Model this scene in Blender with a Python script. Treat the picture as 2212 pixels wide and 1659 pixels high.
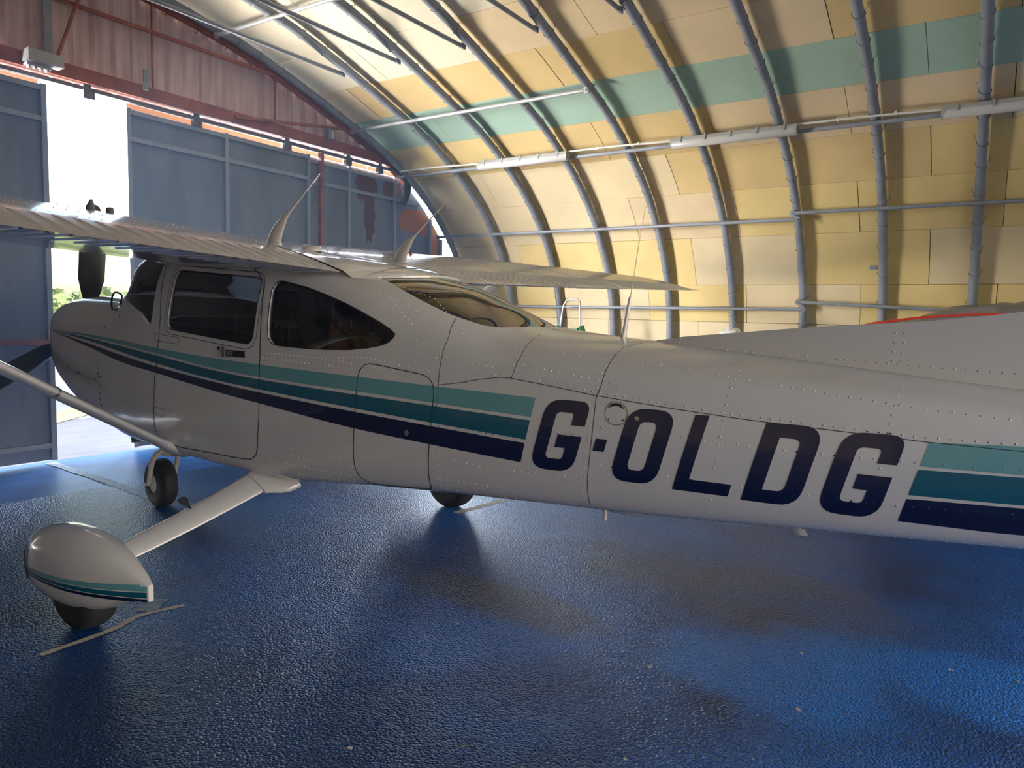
import bpy, bmesh, math, random
from mathutils import Vector, Matrix
from mathutils.bvhtree import BVHTree
from math import sin, cos, pi, radians, atan2, hypot

for o in list(bpy.data.objects): bpy.data.objects.remove(o)
S = bpy.context.scene
COL = S.collection
random.seed(7)
HAZE = True

# ------------------------------------------------------------------ camera
def make_camera():
    f, yaw, pitch, roll = 1558.79, 0.58452, 0.092245, 0.026739
    F = Vector((-sin(yaw)*cos(pitch), cos(yaw)*cos(pitch), -sin(pitch)))
    R0 = Vector((cos(yaw), sin(yaw), 0)); U0 = R0.cross(F)
    R = R0*cos(roll) + U0*sin(roll); U = R.cross(F)
    cd = bpy.data.cameras.new('camera'); co = bpy.data.objects.new('camera', cd); COL.objects.link(co)
    cd.sensor_width = 36; cd.lens = 36*f/2212; cd.clip_start = .05; cd.clip_end = 500
    m = Matrix((R, U, -F)).transposed().to_4x4(); m.translation = Vector((3.42538, -2.99453, 1.48149))
    co.matrix_world = m; S.camera = co
make_camera()

# ------------------------------------------------------------------ world, sun, daylight, exposure
S.view_settings.view_transform = 'Standard'; S.view_settings.look = 'None'
S.view_settings.gamma = 1; S.view_settings.use_curve_mapping = False
S.view_settings.exposure = 0.25
W = bpy.data.worlds.new('sky'); S.world = W; W.use_nodes = True
nt = W.node_tree; nt.nodes.clear()
sk = nt.nodes.new('ShaderNodeTexSky'); sk.sky_type = 'NISHITA'; sk.sun_disc = False
sk.sun_elevation = radians(38); sk.sun_rotation = radians(60); sk.dust_density = 3; sk.air_density = 1.3
bg = nt.nodes.new('ShaderNodeBackground'); bg.inputs['Strength'].default_value = 0.72
ow = nt.nodes.new('ShaderNodeOutputWorld')
nt.links.new(sk.outputs[0], bg.inputs[0]); nt.links.new(bg.outputs[0], ow.inputs[0])

def light(name, kind, loc, direction, energy, color, size=None, size_y=None, spread=None):
    d = bpy.data.lights.new(name, kind); d.energy = energy; d.color = color
    if kind == 'AREA':
        d.shape = 'RECTANGLE'; d.size = size; d.size_y = size_y
        if spread: d.spread = radians(spread)
    o = bpy.data.objects.new(name, d); COL.objects.link(o); o.location = loc
    o.rotation_euler = Vector(direction).to_track_quat('-Z', 'Y').to_euler()
    return o
sun = light('sun', 'SUN', (20, 0, 20), (-.62, .35, -.62), 2.2, (1, .94, .86)); sun.data.angle = radians(1)
# area lamps: daylight through the door gap, plus an added fill at the rear
# open bright sky and sunlit ground outside, to both sides of what the camera sees through the gap
light('sky_outside_near', 'AREA', (-6.6, -1.6, 4.0), (.42, 1, .0), 2500, (.93, .95, 1), 4.8, 4.4, 64)
light('sunlit_ground_outside', 'AREA', (-6.4, -1.4, .5), (.7, 1, .62), 2100, (1, .96, .88), 5.0, 2.0, 110)
light('sky_outside_far', 'AREA', (-7.6, 7.4, 3.4), (1, -1.5, 0), 850, (.74, .86, 1), 5.5, 5.0, 80)
light('rear_fill_lamp', 'AREA', (8.9, -2.6, 2.0), (-1, .3, .1), 95, (.93, .95, 1), 3.2, 3.4)  # fill lamp added behind the camera; no rear doorway is known

# ------------------------------------------------------------------ helpers
def bez(pts, n, closed=False):
    """Catmull-Rom through pts, n samples a span"""
    P = [Vector(p) for p in pts]; out = []
    m = len(P)
    rng = m if closed else m-1
    for i in range(rng):
        if closed: a, b, c, d = P[i-1], P[i], P[(i+1) % m], P[(i+2) % m]
        else: a, b, c, d = P[max(i-1, 0)], P[i], P[i+1], P[min(i+2, m-1)]
        for k in range(n):
            t = k/n
            out.append(.5*((2*b)+(c-a)*t+(2*a-5*b+4*c-d)*t*t+(3*b-a-3*c+d)*t*t*t))
    if not closed: out.append(P[-1].copy())
    return out
def interp(x, xs, ys):
    if x <= xs[0]: return ys[0]
    if x >= xs[-1]: return ys[-1]
    for i in range(len(xs)-1):
        if x <= xs[i+1]:
            t = (x-xs[i])/(xs[i+1]-xs[i]); return ys[i]*(1-t)+ys[i+1]*t
def smooth_interp(x, xs, ys):
    """monotone-ish cubic (finite difference tangents)"""
    n = len(xs)
    if x <= xs[0]: return ys[0]
    if x >= xs[-1]: return ys[-1]
    i = 0
    while x > xs[i+1]: i += 1
    def sl(k):
        if k == 0: return (ys[1]-ys[0])/(xs[1]-xs[0])
        if k == n-1: return (ys[-1]-ys[-2])/(xs[-1]-xs[-2])
        a = (ys[k]-ys[k-1])/(xs[k]-xs[k-1]); b = (ys[k+1]-ys[k])/(xs[k+1]-xs[k])
        if a*b <= 0: return 0
        return 2*a*b/(a+b)
    h = xs[i+1]-xs[i]; t = (x-xs[i])/h
    return (2*t**3-3*t*t+1)*ys[i]+(t**3-2*t*t+t)*h*sl(i)+(-2*t**3+3*t*t)*ys[i+1]+(t**3-t*t)*h*sl(i+1)

class MB:
    """collects geometry for one mesh object"""
    def __init__(s): s.v = []; s.f = []; s.uvm = None
    def add(s, vs, fs):
        n = len(s.v); s.v += [tuple(v) for v in vs]; s.f += [tuple(i+n for i in f) for f in fs]
    def box(s, c, d, R=None):
        c = Vector(c); vs = []
        for i in (-1, 1):
            for j in (-1, 1):
                for k in (-1, 1):
                    p = Vector((i*d[0]/2, j*d[1]/2, k*d[2]/2))
                    if R: p = R @ p
                    vs.append(c+p)
        s.add(vs, [(0, 1, 3, 2), (4, 6, 7, 5), (0, 4, 5, 1), (2, 3, 7, 6), (0, 2, 6, 4), (1, 5, 7, 3)])
    def beam(s, a, b, w, h, up=(0, 0, 1)):
        a = Vector(a); b = Vector(b); t = (b-a).normalized(); u = Vector(up)
        x = t.cross(u).normalized(); y = x.cross(t)
        vs = []
        for p in (a, b):
            for i, j in ((-1, -1), (1, -1), (1, 1), (-1, 1)): vs.append(p+x*i*w/2+y*j*h/2)
        s.add(vs, [(0, 1, 2, 3), (7, 6, 5, 4), (0, 4, 5, 1), (1, 5, 6, 2), (2, 6, 7, 3), (3, 7, 4, 0)])
    def tube(s, pts, r, n=10, closed=False, cap=True):
        P = [Vector(p) for p in pts]; m = len(P)
        rs = r if isinstance(r, (list, tuple)) else [r]*m
        vs = []; prev = None
        for i in range(m):
            if closed: t = (P[(i+1) % m]-P[i-1]).normalized()
            else: t = (P[min(i+1, m-1)]-P[max(i-1, 0)]).normalized()
            if prev is None:
                u = Vector((0, 0, 1)) if abs(t.z) < .9 else Vector((1, 0, 0))
                x = t.cross(u).normalized()
            else: x = (prev-t*prev.dot(t)).normalized()
            prev = x; y = t.cross(x)
            for k in range(n):
                a = 2*pi*k/n; vs.append(P[i]+x*cos(a)*rs[i]+y*sin(a)*rs[i])
        fs = []
        for i in range(m if closed else m-1):
            for k in range(n):
                a = i*n+k; b = i*n+(k+1) % n; i2 = (i+1) % m
                fs.append((a, b, i2*n+(k+1) % n, i2*n+k))
        if cap and not closed:
            fs.append(tuple(range(n-1, -1, -1))); fs.append(tuple((m-1)*n+k for k in range(n)))
        s.add(vs, fs)
    def lathe(s, prof, axis_o, axis_d, n=24, xref=None):
        """prof: list of (distance along axis, radius)"""
        o = Vector(axis_o); d = Vector(axis_d).normalized()
        u = Vector((0, 0, 1)) if abs(d.z) < .9 else Vector((1, 0, 0))
        x = d.cross(u).normalized(); y = d.cross(x); vs = []
        for (h, r) in prof:
            for k in range(n):
                a = 2*pi*k/n; vs.append(o+d*h+(x*cos(a)+y*sin(a))*max(r, 1e-4))
        fs = []
        for i in range(len(prof)-1):
            for k in range(n): fs.append((i*n+k, i*n+(k+1) % n, (i+1)*n+(k+1) % n, (i+1)*n+k))
        fs.append(tuple(range(n-1, -1, -1))); fs.append(tuple((len(prof)-1)*n+k for k in range(n)))
        s.add(vs, fs)
    def loft(s, rings, cap=True, closed=True):
        n = len(rings[0]); vs = [p for r in rings for p in r]; fs = []
        for i in range(len(rings)-1):
            for k in range(n if closed else n-1):
                fs.append((i*n+k, i*n+(k+1) % n, (i+1)*n+(k+1) % n, (i+1)*n+k))
        if cap and closed: fs.append(tuple(range(n-1, -1, -1))); fs.append(tuple((len(rings)-1)*n+k for k in range(n)))
        s.add(vs, fs)
    def build(s, name, mat, parent=None, smooth=35, origin=None, kind=None):
        me = bpy.data.meshes.new(name)
        vs = s.v
        if origin: o_ = Vector(origin); vs = [tuple(Vector(v)-o_) for v in vs]
        me.from_pydata(vs, [], s.f); me.validate(); me.update()
        bm = bmesh.new(); bm.from_mesh(me); bmesh.ops.recalc_face_normals(bm, faces=bm.faces); bm.to_mesh(me); bm.free()
        me.materials.append(mat)
        if smooth:
            for p in me.polygons: p.use_smooth = True
            me.set_sharp_from_angle(angle=radians(smooth))
        o = bpy.data.objects.new(name, me); COL.objects.link(o)
        if parent: o.parent = parent
        if origin: o.location = Vector(origin)
        if kind: o['kind'] = kind
        return o
def tag(o, label=None, cat=None, group=None, kind=None):
    if label: o['label'] = label
    if cat: o['category'] = cat
    if group: o['group'] = group
    if kind: o['kind'] = kind
    return o
def empty(name, loc=(0, 0, 0)):
    o = bpy.data.objects.new(name, None); o.empty_display_size = .1; COL.objects.link(o); o.location = loc; return o
def P(mb, name, mat, parent, smooth=35, kind=None, label=None):
    """part in world coordinates under a parent that only has a translation"""
    o = mb.build(name, mat, None, smooth, kind=kind)
    o.parent = parent
    w = Vector((0, 0, 0)); q = parent
    while q: w += q.location; q = q.parent
    o.location = -w
    if label: o['label'] = label
    return o

# ------------------------------------------------------------------ materials
def mat(name, col, rough=.5, metal=0, spec=.5, coat=0, bump=0, bscale=40, var=0, vscale=3, col2=None, alpha=None, detail=4, stretch=None, bdist=.01):
    m = bpy.data.materials.new(name); m.use_nodes = True; t = m.node_tree
    b = t.nodes['Principled BSDF']
    b.inputs['Base Color'].default_value = (*col, 1); b.inputs['Roughness'].default_value = rough
    b.inputs['Metallic'].default_value = metal; b.inputs['Specular IOR Level'].default_value = spec
    b.inputs['Coat Weight'].default_value = coat; b.inputs['Coat Roughness'].default_value = .06
    tc = t.nodes.new('ShaderNodeTexCoord'); src = tc.outputs['Object']
    if stretch:
        mp = t.nodes.new('ShaderNodeMapping'); mp.inputs['Scale'].default_value = stretch
        t.links.new(src, mp.inputs[0]); src = mp.outputs[0]
    if var or col2:
        n = t.nodes.new('ShaderNodeTexNoise'); n.inputs['Scale'].default_value = vscale; n.inputs['Detail'].default_value = detail
        t.links.new(src, n.inputs['Vector'])
        r = t.nodes.new('ShaderNodeValToRGB')
        c2 = col2 or tuple(c*(1-var) for c in col)
        r.color_ramp.elements[0].position = .35; r.color_ramp.elements[0].color = (*c2, 1)
        r.color_ramp.elements[1].position = .65; r.color_ramp.elements[1].color = (*col, 1)
        t.links.new(n.outputs['Fac'], r.inputs[0]); t.links.new(r.outputs[0], b.inputs['Base Color'])
    if bump:
        n = t.nodes.new('ShaderNodeTexNoise'); n.inputs['Scale'].default_value = bscale; n.inputs['Detail'].default_value = 3
        t.links.new(src, n.inputs['Vector'])
        bp = t.nodes.new('ShaderNodeBump'); bp.inputs['Strength'].default_value = bump; bp.inputs['Distance'].default_value = bdist
        t.links.new(n.outputs['Fac'], bp.inputs['Height']); t.links.new(bp.outputs[0], b.inputs['Normal'])
    return m
def glass_mat(name, tint, ior=1.9):
    m = bpy.data.materials.new(name); m.use_nodes = True; t = m.node_tree; t.nodes.clear()
    o = t.nodes.new('ShaderNodeOutputMaterial'); tr = t.nodes.new('ShaderNodeBsdfTransparent'); tr.inputs[0].default_value = (*tint, 1)
    g = t.nodes.new('ShaderNodeBsdfGlossy'); g.inputs['Roughness'].default_value = .015; g.inputs['Color'].default_value = (1, 1, 1, 1)
    fr = t.nodes.new('ShaderNodeFresnel'); fr.inputs[0].default_value = ior
    mx = t.nodes.new('ShaderNodeMixShader'); t.links.new(fr.outputs[0], mx.inputs[0]); t.links.new(tr.outputs[0], mx.inputs[1]); t.links.new(g.outputs[0], mx.inputs[2])
    t.links.new(mx.outputs[0], o.inputs[0]); return m

M = {}
M['white'] = mat('white_paint', (.64, .615, .61), .2, coat=.6, spec=.5, bump=.02, bscale=6)
M['light_teal'] = mat('light_teal_paint', (.12, .335, .37), .3, coat=.4)
M['teal'] = mat('teal_paint', (.0, .10, .165), .3, coat=.4)
M['navy'] = mat('navy_paint', (.003, .008, .05), .3, coat=.4)
M['rubber'] = mat('tyre_rubber', (.02, .02, .024), .65, bump=.1, bscale=60)
M['alu'] = mat('aluminium', (.60, .61, .62), .35, metal=1)
M['dark'] = mat('dark_plastic', (.02, .02, .022), .5)
M['cabin'] = mat('cabin_lining', (.055, .05, .055), .8)
M['seat'] = mat('seat_vinyl', (.03, .035, .045), .45)
M['glass'] = glass_mat('window_glass', (.40, .43, .46))
M['front_glass'] = glass_mat('windshield_glass', (.86, .9, .93), 1.5)
M['rear_glass'] = glass_mat('rear_window_glass', (.5, .52, .54), 3.2)
M['blade'] = mat('propeller_grey', (.045, .048, .055), .35)
M['panel_white'] = M['white']
M['steel'] = mat('grey_painted_steel', (.26, .28, .32), .42, var=.2, vscale=5, bump=.05, bscale=30)
M['steel_light'] = mat('light_steel_tube', (.42, .43, .45), .4, metal=.3, var=.2)
M['wire'] = mat('tie_wire', (.20, .20, .21), .5, metal=.5)
M['red'] = mat('red_oxide_steel', (.33, .095, .065), .6, var=.35, vscale=6)
M['plastic'] = mat('light_fitting_grey', (.34, .33, .31), .45)
M['lens'] = mat('frosted_diffuser', (.46, .45, .43), .12, coat=.5)
M['pipe_white'] = mat('white_conduit', (.62, .60, .55), .4)

# ------------------------------------------------------------------ hangar profile
ARCH = [(6.47, 0), (6.54, .65), (6.56, 1.33), (6.40, 1.98), (6.06, 2.56), (5.59, 3.05), (5.02, 3.44), (4.43, 3.74), (3.83, 3.95),
        (3.28, 4.13), (2.75, 4.29), (2.25, 4.42), (1.75, 4.51), (1.2, 4.59), (.6, 4.64), (0, 4.66)]
_half = bez([(a, b, 0) for a, b in ARCH], 8)
_full = _half+[Vector((-p.x, p.y, 0)) for p in reversed(_half[:-1])]
_s = [0]
for i in range(1, len(_full)): _s.append(_s[-1]+(_full[i]-_full[i-1]).length)
_s0 = interp(1.48, [p.y for p in _half[:40]], _s[:40])
S_TOT = _s[-1]
def arch(s, off=0):
    """point (y,z) on the arch centreline at arc length s from z=1.48 on the far side; off>0 is outwards"""
    q = s+_s0; q = min(max(q, 0), S_TOT)
    i = 0
    lo, hi = 0, len(_s)-1
    while hi-lo > 1:
        mid = (lo+hi)//2
        if _s[mid] <= q: lo = mid
        else: hi = mid
    t = (q-_s[lo])/(_s[hi]-_s[lo]); p = _full[lo].lerp(_full[hi], t)
    a = _full[max(lo-2, 0)]; b = _full[min(hi+2, len(_full)-1)]
    tg = (b-a).normalized(); n = Vector((tg.y, -tg.x, 0))
    return p.x+n.x*off, p.y+n.y*off
S_LO, S_HI = -_s0, S_TOT-_s0
XF, XB = -3.93, 9.2
# ------------------------------------------------------------------ hangar shell
def arch_sheet(name, s0, s1, x0, x1, off0, off1, m, parent=None, step=.12, smooth=60):
    n = max(2, int((s1-s0)/step)); rings = []
    for x in (x0, x1):
        r = []
        for i in range(n+1):
            y, z = arch(s0+(s1-s0)*i/n, off0); r.append((x, y, z))
        for i in range(n, -1, -1):
            y, z = arch(s0+(s1-s0)*i/n, off1); r.append((x, y, z))
        rings.append(r)
    mb = MB()
    m_ = len(rings[0]); mb.loft(rings, cap=False)
    for base in (0, m_):
        for i in range(n): mb.f.append((base+i, base+i+1, base+m_-2-i, base+m_-1-i))
    return mb.build(name, m, parent, smooth)

def cream(name, c, v=.12):
    m = mat(name, c, .62, spec=.35, var=v, vscale=1.6, bump=.12, bscale=3.5, bdist=.02, detail=6)
    return m
CR = [cream('insulation_yellow', (.74, .56, .25)), cream('insulation_cream', (.73, .59, .36)), cream('insulation_peach', (.72, .56, .35)),
      cream('insulation_ochre', (.68, .50, .24)), cream('insulation_pale', (.74, .66, .50))]
M['aged'] = CR[1]
TEAL = cream('insulation_green', (.36, .50, .40), .08)
BACK = mat('dark_backing', (.10, .08, .05), .9)
SPLIT = 3.06; top_s = (S_LO+S_HI)/2; near_split = S_LO+S_HI-SPLIT
wall_right = arch_sheet('wall_right', S_LO, SPLIT, XF, XB, .135, .17, BACK); tag(wall_right, kind='structure')
ceiling = arch_sheet('ceiling', SPLIT, near_split, XF, XB, .135, .17, BACK); tag(ceiling, kind='structure')
wall_left = arch_sheet('wall_left', near_split, S_HI, XF, XB, .09, .17, CR[1]); tag(wall_left, kind='structure')
ROWS = [S_LO+.01, -.65, .0, .485, 1.13, 1.78, 2.41, 3.06, 3.71, 4.36, 5.01, 5.66, 6.31, 6.96]
rnd = random.Random(11)
# odd rows: joints at -3.33,-1.98..., even rows: -2.63,-1.29...   (R5, R3, R1, Rm1 odd)
kinds = {0: [1, 1], 1: [1, 1], 2: [1, 0], 3: [1, 0, 1], 4: [0, 1], 5: [0, 3], 6: [2, 1], 7: [2], 8: ['T'], 9: [3, 2], 10: [2, 3], 11: [4, 3], 12: [3, 4]}
for ri in range(len(ROWS)-1):
    s0, s1 = ROWS[ri], ROWS[ri+1]
    # rows: index3 = s .485-1.13 (R4, even), index2 = 0-.485 (R5, odd) ...
    odd = ri in (0, 2, 4, 6, 8 if False else 2) or ri in (8+0,) and False
    odd = (ri % 2 == 0)
    if ri >= 7: odd = (ri % 2 == 0)
    start = -3.33 if odd else -2.63
    js = [XF+.02]+[start+1.352*k for k in range(0, 8)]
    par = ceiling if s0 >= SPLIT-.01 else wall_right
    for k in range(len(js)-1):
        x0, x1 = js[k], js[k+1]
        if x0 > 5.2: break
        kd = kinds.get(ri, [1]); c = kd[rnd.randrange(len(kd))]
        if ri == 7: c = 'T'
        elif ri in (8, 9, 10, 11, 12):
            c = 4 if (x0 < -1.5 and ri > 8) else rnd.choice([3, 2, 3])
        elif ri in (4, 5) and x0 < -.5: c = rnd.choice([1, 2, 1])
        elif ri in (4,) and x0 > -.7: c = 0
        elif ri == 6 and x0 < 0: c = rnd.choice([0, 3])
        m = TEAL if c == 'T' else CR[c]
        d = rnd.uniform(-.004, .004)
        g = .0028
        o = arch_sheet('insulation_panel', s0+g, s1-g, x0+g*rnd.uniform(.6, 1.5), x1-g*rnd.uniform(.6, 1.5), .085+d, .125, m, par, step=.16)
# plain lining past the part of the roof the panels were built for
for a, b, x0, x1, par in ((ROWS[-1]+.003, near_split, XF, XB, ceiling), (SPLIT, ROWS[-1], 6.1, XB, ceiling), (S_LO, SPLIT, 6.1, XB, wall_right)):
    o = arch_sheet('lining_sheet', a, b, x0, x1, .088, .12, CR[1], par)
# gap seams left after panels end sit behind the camera

# small grey plate stuck on wall
def on_wall(x, s, off): y, z = arch(s, off); return Vector((x, y, z))
mb = MB(); a = on_wall(2.21, .69, .075); mb.box(a, (.075, .006, .05), Matrix.Rotation(radians(8), 3, 'X'))
tag(mb.build('wall_plate', M['steel'], None, 0), 'small grey rectangular plate on yellow panel beside second rib from right', 'plate')
# dark stain-like foam scrap
# ------------------------------------------------------------------ ribs
RIBX = [-3.76, -2.887, -2.041, -1.164, -.298, .571, 1.439, 2.325, 3.21, 4.08, 4.95, 5.82, 6.69, 7.56, 8.43]
ordn = ['first', 'second', 'third', 'fourth', 'fifth', 'sixth', 'seventh', 'eighth', 'ninth', 'tenth', 'eleventh', 'twelfth', 'thirteenth', 'fourteenth', 'fifteenth']
rib_path = [arch(S_LO+(S_HI-S_LO)*i/90, 0) for i in range(91)]
ribs = []
for k, x in enumerate(RIBX):
    mb = MB(); mb.tube([(x, y, z) for y, z in rib_path], .047, 12)
    o = mb.build('arch_rib', M['steel'], None, 60)
    if k == 0: lab = 'grey steel arch rib beside the door leaf, nearest the red gable arch'
    elif k < 9: lab = 'grey steel arch rib, %s from the red gable arch going right' % ordn[k]
    else: lab = 'grey steel arch rib, %s from the red gable arch, behind the viewpoint' % ordn[k]
    tag(o, lab, 'rib', 'steel arch ribs of the hangar'); ribs.append(o)
    if k < 10:
        mw = MB()
        s = -.9
        rr = random.Random(k)
        while s < 6.2:
            y, z = arch(s, 0); y2, z2 = arch(s+.02, 0); t = Vector((0, y2-y, z2-z)).normalized(); n = Vector((0, t.z, -t.y)); X = Vector((1, 0, 0))
            tl = t*rr.uniform(-.25, .25)
            pts = [Vector((x, y, z))+X*cos(a)*.052+(n*sin(a))*.052+tl*cos(a)*.1 for a in [2*pi*i/12 for i in range(12)]]
            mw.tube(pts, .0035, 4, closed=True)
            sd = rr.choice((-1, 1))
            b0 = Vector((x, y, z))+X*.05*sd+n*.03
            mw.tube([b0, b0+X*.022*sd+n*.02+t*.015, b0+X*.012*sd+n*.045+t*.03], .003, 4)
            s += rr.uniform(.27, .36)
        mw.build('wire_tie', M['wire'], o, 40, kind='stuff')

# collar ties in each rib plane
for k, x in enumerate(RIBX[1:10], 1):
    mb = MB(); mb.tube([(x-.072, -2.97, 4.185), (x-.072, 2.97, 4.185)], .022, 10)
    o = mb.build('collar_tie', M['steel'], None, 60)
    for sy in (-1, 1):
        mj = MB(); mj.box((x-.062, sy*2.98, 4.185), (.02, .06, .05)); mj.build('bolted_end', M['steel'], o, 30)
    tag(o, 'horizontal grey tie tube near the roof at the %s arch rib from the gable' % ordn[k], 'tie', 'horizontal ties under the roof')

def purlin(x0, x1, s0, s1, label, r=.02, off=-.074, m='steel', joints=(), name='purlin_tube', sq=True):
    mb = MB(); n = 10; pts = []
    for i in range(n+1):
        t = i/n; pts.append(on_wall(x0+(x1-x0)*t, s0+(s1-s0)*t, off))
    mb.tube(pts, r, 10); o = mb.build(name, M[m], None, 60); tag(o, label, 'tube')
    if sq:
        for q, sg in ((pts[0], -1), (pts[-1], 1)):
            mj = MB()
            mj.lathe([(-.03, .011), (-.012, .012), (-.012, .034), (.012, .034), (.012, .012), (.02, .011)], q+Vector((sg*.02, 0, 0)), (0, 1, .2), 12)
            mj.build('flattened_end', M[m], o, 30)
    return o
def s_of_z(z):
    lo, hi = S_LO, top_s
    for _ in range(40):
        m_ = (lo+hi)/2
        if arch(m_, -.062)[1] < z: lo = m_
        else: hi = m_
    return lo
purlin(-3.72, -.31, s_of_z(3.86), s_of_z(3.87), 'light grey tube along the green panel row, from red arch to fourth rib', .021, m='steel_light')
purlin(-3.72, -1.9, s_of_z(4.42), s_of_z(4.42), 'light grey tube high in roof at top left, meeting the red gable arch', .021, m='steel_light')
purlin(-3.8, 5.5, s_of_z(3.445), s_of_z(3.455), 'long grey tube along the wall carrying the fluorescent light fittings', .022)
purlin(-3.87, 1.43, s_of_z(2.70), s_of_z(2.70), 'long grey tube at mid wall height, ending flattened at the sixth rib', .021)
purlin(1.43, 6.0, s_of_z(2.765), s_of_z(2.765), 'grey tube at mid wall height running right from the sixth rib', .021)
purlin(-2.92, 1.44, s_of_z(1.655), s_of_z(1.675), 'low grey wall tube behind the step ladder, ending at the sixth rib', .021)
purlin(1.42, 4.8, s_of_z(1.765), s_of_z(1.60), 'low grey wall tube sloping down to right behind the covered bundle', .021)

# conduit + fluorescent fittings
sF = s_of_z(3.49)
FIT = [(-2.33, -1.0, 'closest to the red gable'), (.31, 1.64, 'in the middle of the row'), (2.89, 4.23, 'at the right edge')]
def fitting(x0, x1, lab):
    c0 = on_wall((x0+x1)/2, sF, -.118); L = x1-x0
    e = empty('fluorescent_fitting', c0); tag(e, 'grey weatherproof fluorescent light fitting %s' % lab, 'light fitting', 'fluorescent fittings on the wall tube')
    y1, z1 = arch(sF, -.10); y2, z2 = arch(sF+.02, -.10); t = Vector((0, y2-y1, z2-z1)).normalized(); n = Vector((0, t.z, -t.y))   # outwards
    down = (-n*.35+Vector((0, 0, -1))*.65).normalized(); side = Vector((1, 0, 0)).cross(down)
    def ring(x, prof): return [Vector((x, c0.y, c0.z))+side*a+down*b for a, b in prof]
    base = [(-.052, -.012), (-.045, -.04), (.045, -.04), (.052, -.012), (.052, .0), (-.052, .0)]
    mb = MB(); mb.loft([ring(x, base) for x in (x0, x0+.01, x1-.01, x1)]); P(mb, 'housing', M['plastic'], e, 30)
    dif = [(-.048, 0)]+[(-.048*cos(a), .002+.062*sin(a)) for a in [pi*i/10 for i in range(1, 10)]]+[(.048, 0)]
    mb = MB(); r0 = [(a*.9, b*.8) for a, b in dif]
    mb.loft([ring(x0+.004, r0), ring(x0+.02, dif), ring(x1-.02, dif), ring(x1-.004, r0)]); P(mb, 'diffuser', M['lens'], e, 50)
    for x in (x0+.012, x1-.012):
        mb = MB(); mb.loft([ring(x-.012, [(a*1.12, b*1.1-.01) for a, b in dif]), ring(x+.012, [(a*1.12, b*1.1-.01) for a, b in dif])])
        P(mb, 'end_cap', M['plastic'], e, 30)
    nclip = 5
    for i in range(nclip):
        x = x0+.12+(L-.24)*i/(nclip-1); mb = MB()
        mb.loft([ring(x+dx, [(-.060, .02), (-.060, -.048), (.060, -.048), (.060, .02), (.054, .02), (.054, -.043), (-.054, -.043), (-.054, .02)]) for dx in (-.009, .009)]); P(mb, 'clip', M['plastic'], e, 0)
for a in FIT: fitting(*a)
prev = -3.7
for i, (a, b, _) in enumerate(FIT+[(5.5, 6.8, '')]):
    mb = MB(); pts = [on_wall(prev, sF+.02, -.075), on_wall((prev+a)/2, sF+.015, -.075), on_wall(a, sF+.005, -.09)]
    mb.tube(bez(pts, 4), .012, 8); o = mb.build('conduit', M['pipe_white'], None, 60)
    labs = ['white plastic conduit from the red gable to first light fitting', 'white plastic conduit between first and middle light fittings', 'white plastic conduit between middle and right light fittings', 'white plastic conduit beyond the right edge fitting']
    tag(o, labs[i], 'conduit')
    for q in (.3, .7): mc = MB(); mc.box(on_wall(prev+(a-prev)*q, sF+.012, -.075), (.02, .035, .035)); mc.build('saddle', M['pipe_white'], o, 0)
    prev = b

# ------------------------------------------------------------------ front gable
def z_arch(y):
    y = abs(y)
    lo, hi = s_of_z(1.5), top_s
    for _ in range(40):
        m_ = (lo+hi)/2
        if arch(m_, .06)[0] > y: lo = m_
        else: hi = m_
    return arch(lo, .06)[1]
front = MB(); front.box((XF-.06, 0, 3.60), (.02, 10.0, .02))
wall_front = front.build('wall_front', M['red'], None, 0); tag(wall_front, kind='structure')
CLAD = mat('pink_cladding', (.62, .46, .44), .55, var=.3, vscale=2.2, stretch=(1, 5, .5), col2=(.42, .29, .30))
ysh = -6.3; rr = random.Random(3)
while ysh < 6.0:
    y1 = min(ysh+.76, 6.0); mb = MB(); nc = 40; top = []; bot = []
    for i in range(nc+1):
        y = ysh-.012+(y1-ysh+.024)*i/nc; ph = ((y+10) % .19)/.19
        d = .0 if ph < .42 else (.028 if .5 < ph < .92 else .014)
        z = z_arch(y) if abs(y) < 5.15 else 3.56
        top.append((XF-.055+d, y, max(z, 3.565))); bot.append((XF-.055+d, y, 3.56))
    mb.loft([bot, top], cap=False, closed=False)
    mb.build('cladding_sheet', CLAD, wall_front, 0)
    ysh = y1
# side piece of front wall right of the doors and left off frame, plus front cheeks
mb = MB()
pts = [(-6.6, 0)]
mb.v = []; 
def wallpoly(name, poly, x, th, m, parent=None, origin=None):
    b = MB(); n = len(poly); b.v = [(x, y, z) for y, z in poly]+[(x+th, y, z) for y, z in poly]
    b.f = [tuple(range(n)), tuple(range(2*n-1, n-1, -1))]+[(i, (i+1) % n, n+(i+1) % n, n+i) for i in range(n)]
    o = b.build(name, m, None, 0)
    if parent: o.parent = parent
    return o
neg = [(-6.7, 0), (-5.75, 0), (-5.75, 3.0)]
wallpoly('cladding_sheet', [(-6.7, 0), (-5.75, 0), (-5.75, 3.56), (-5.3, 3.56), (-5.0, 3.7), (-6.7, 3.7)], XF-.05, .03, CLAD, wall_front)
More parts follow.
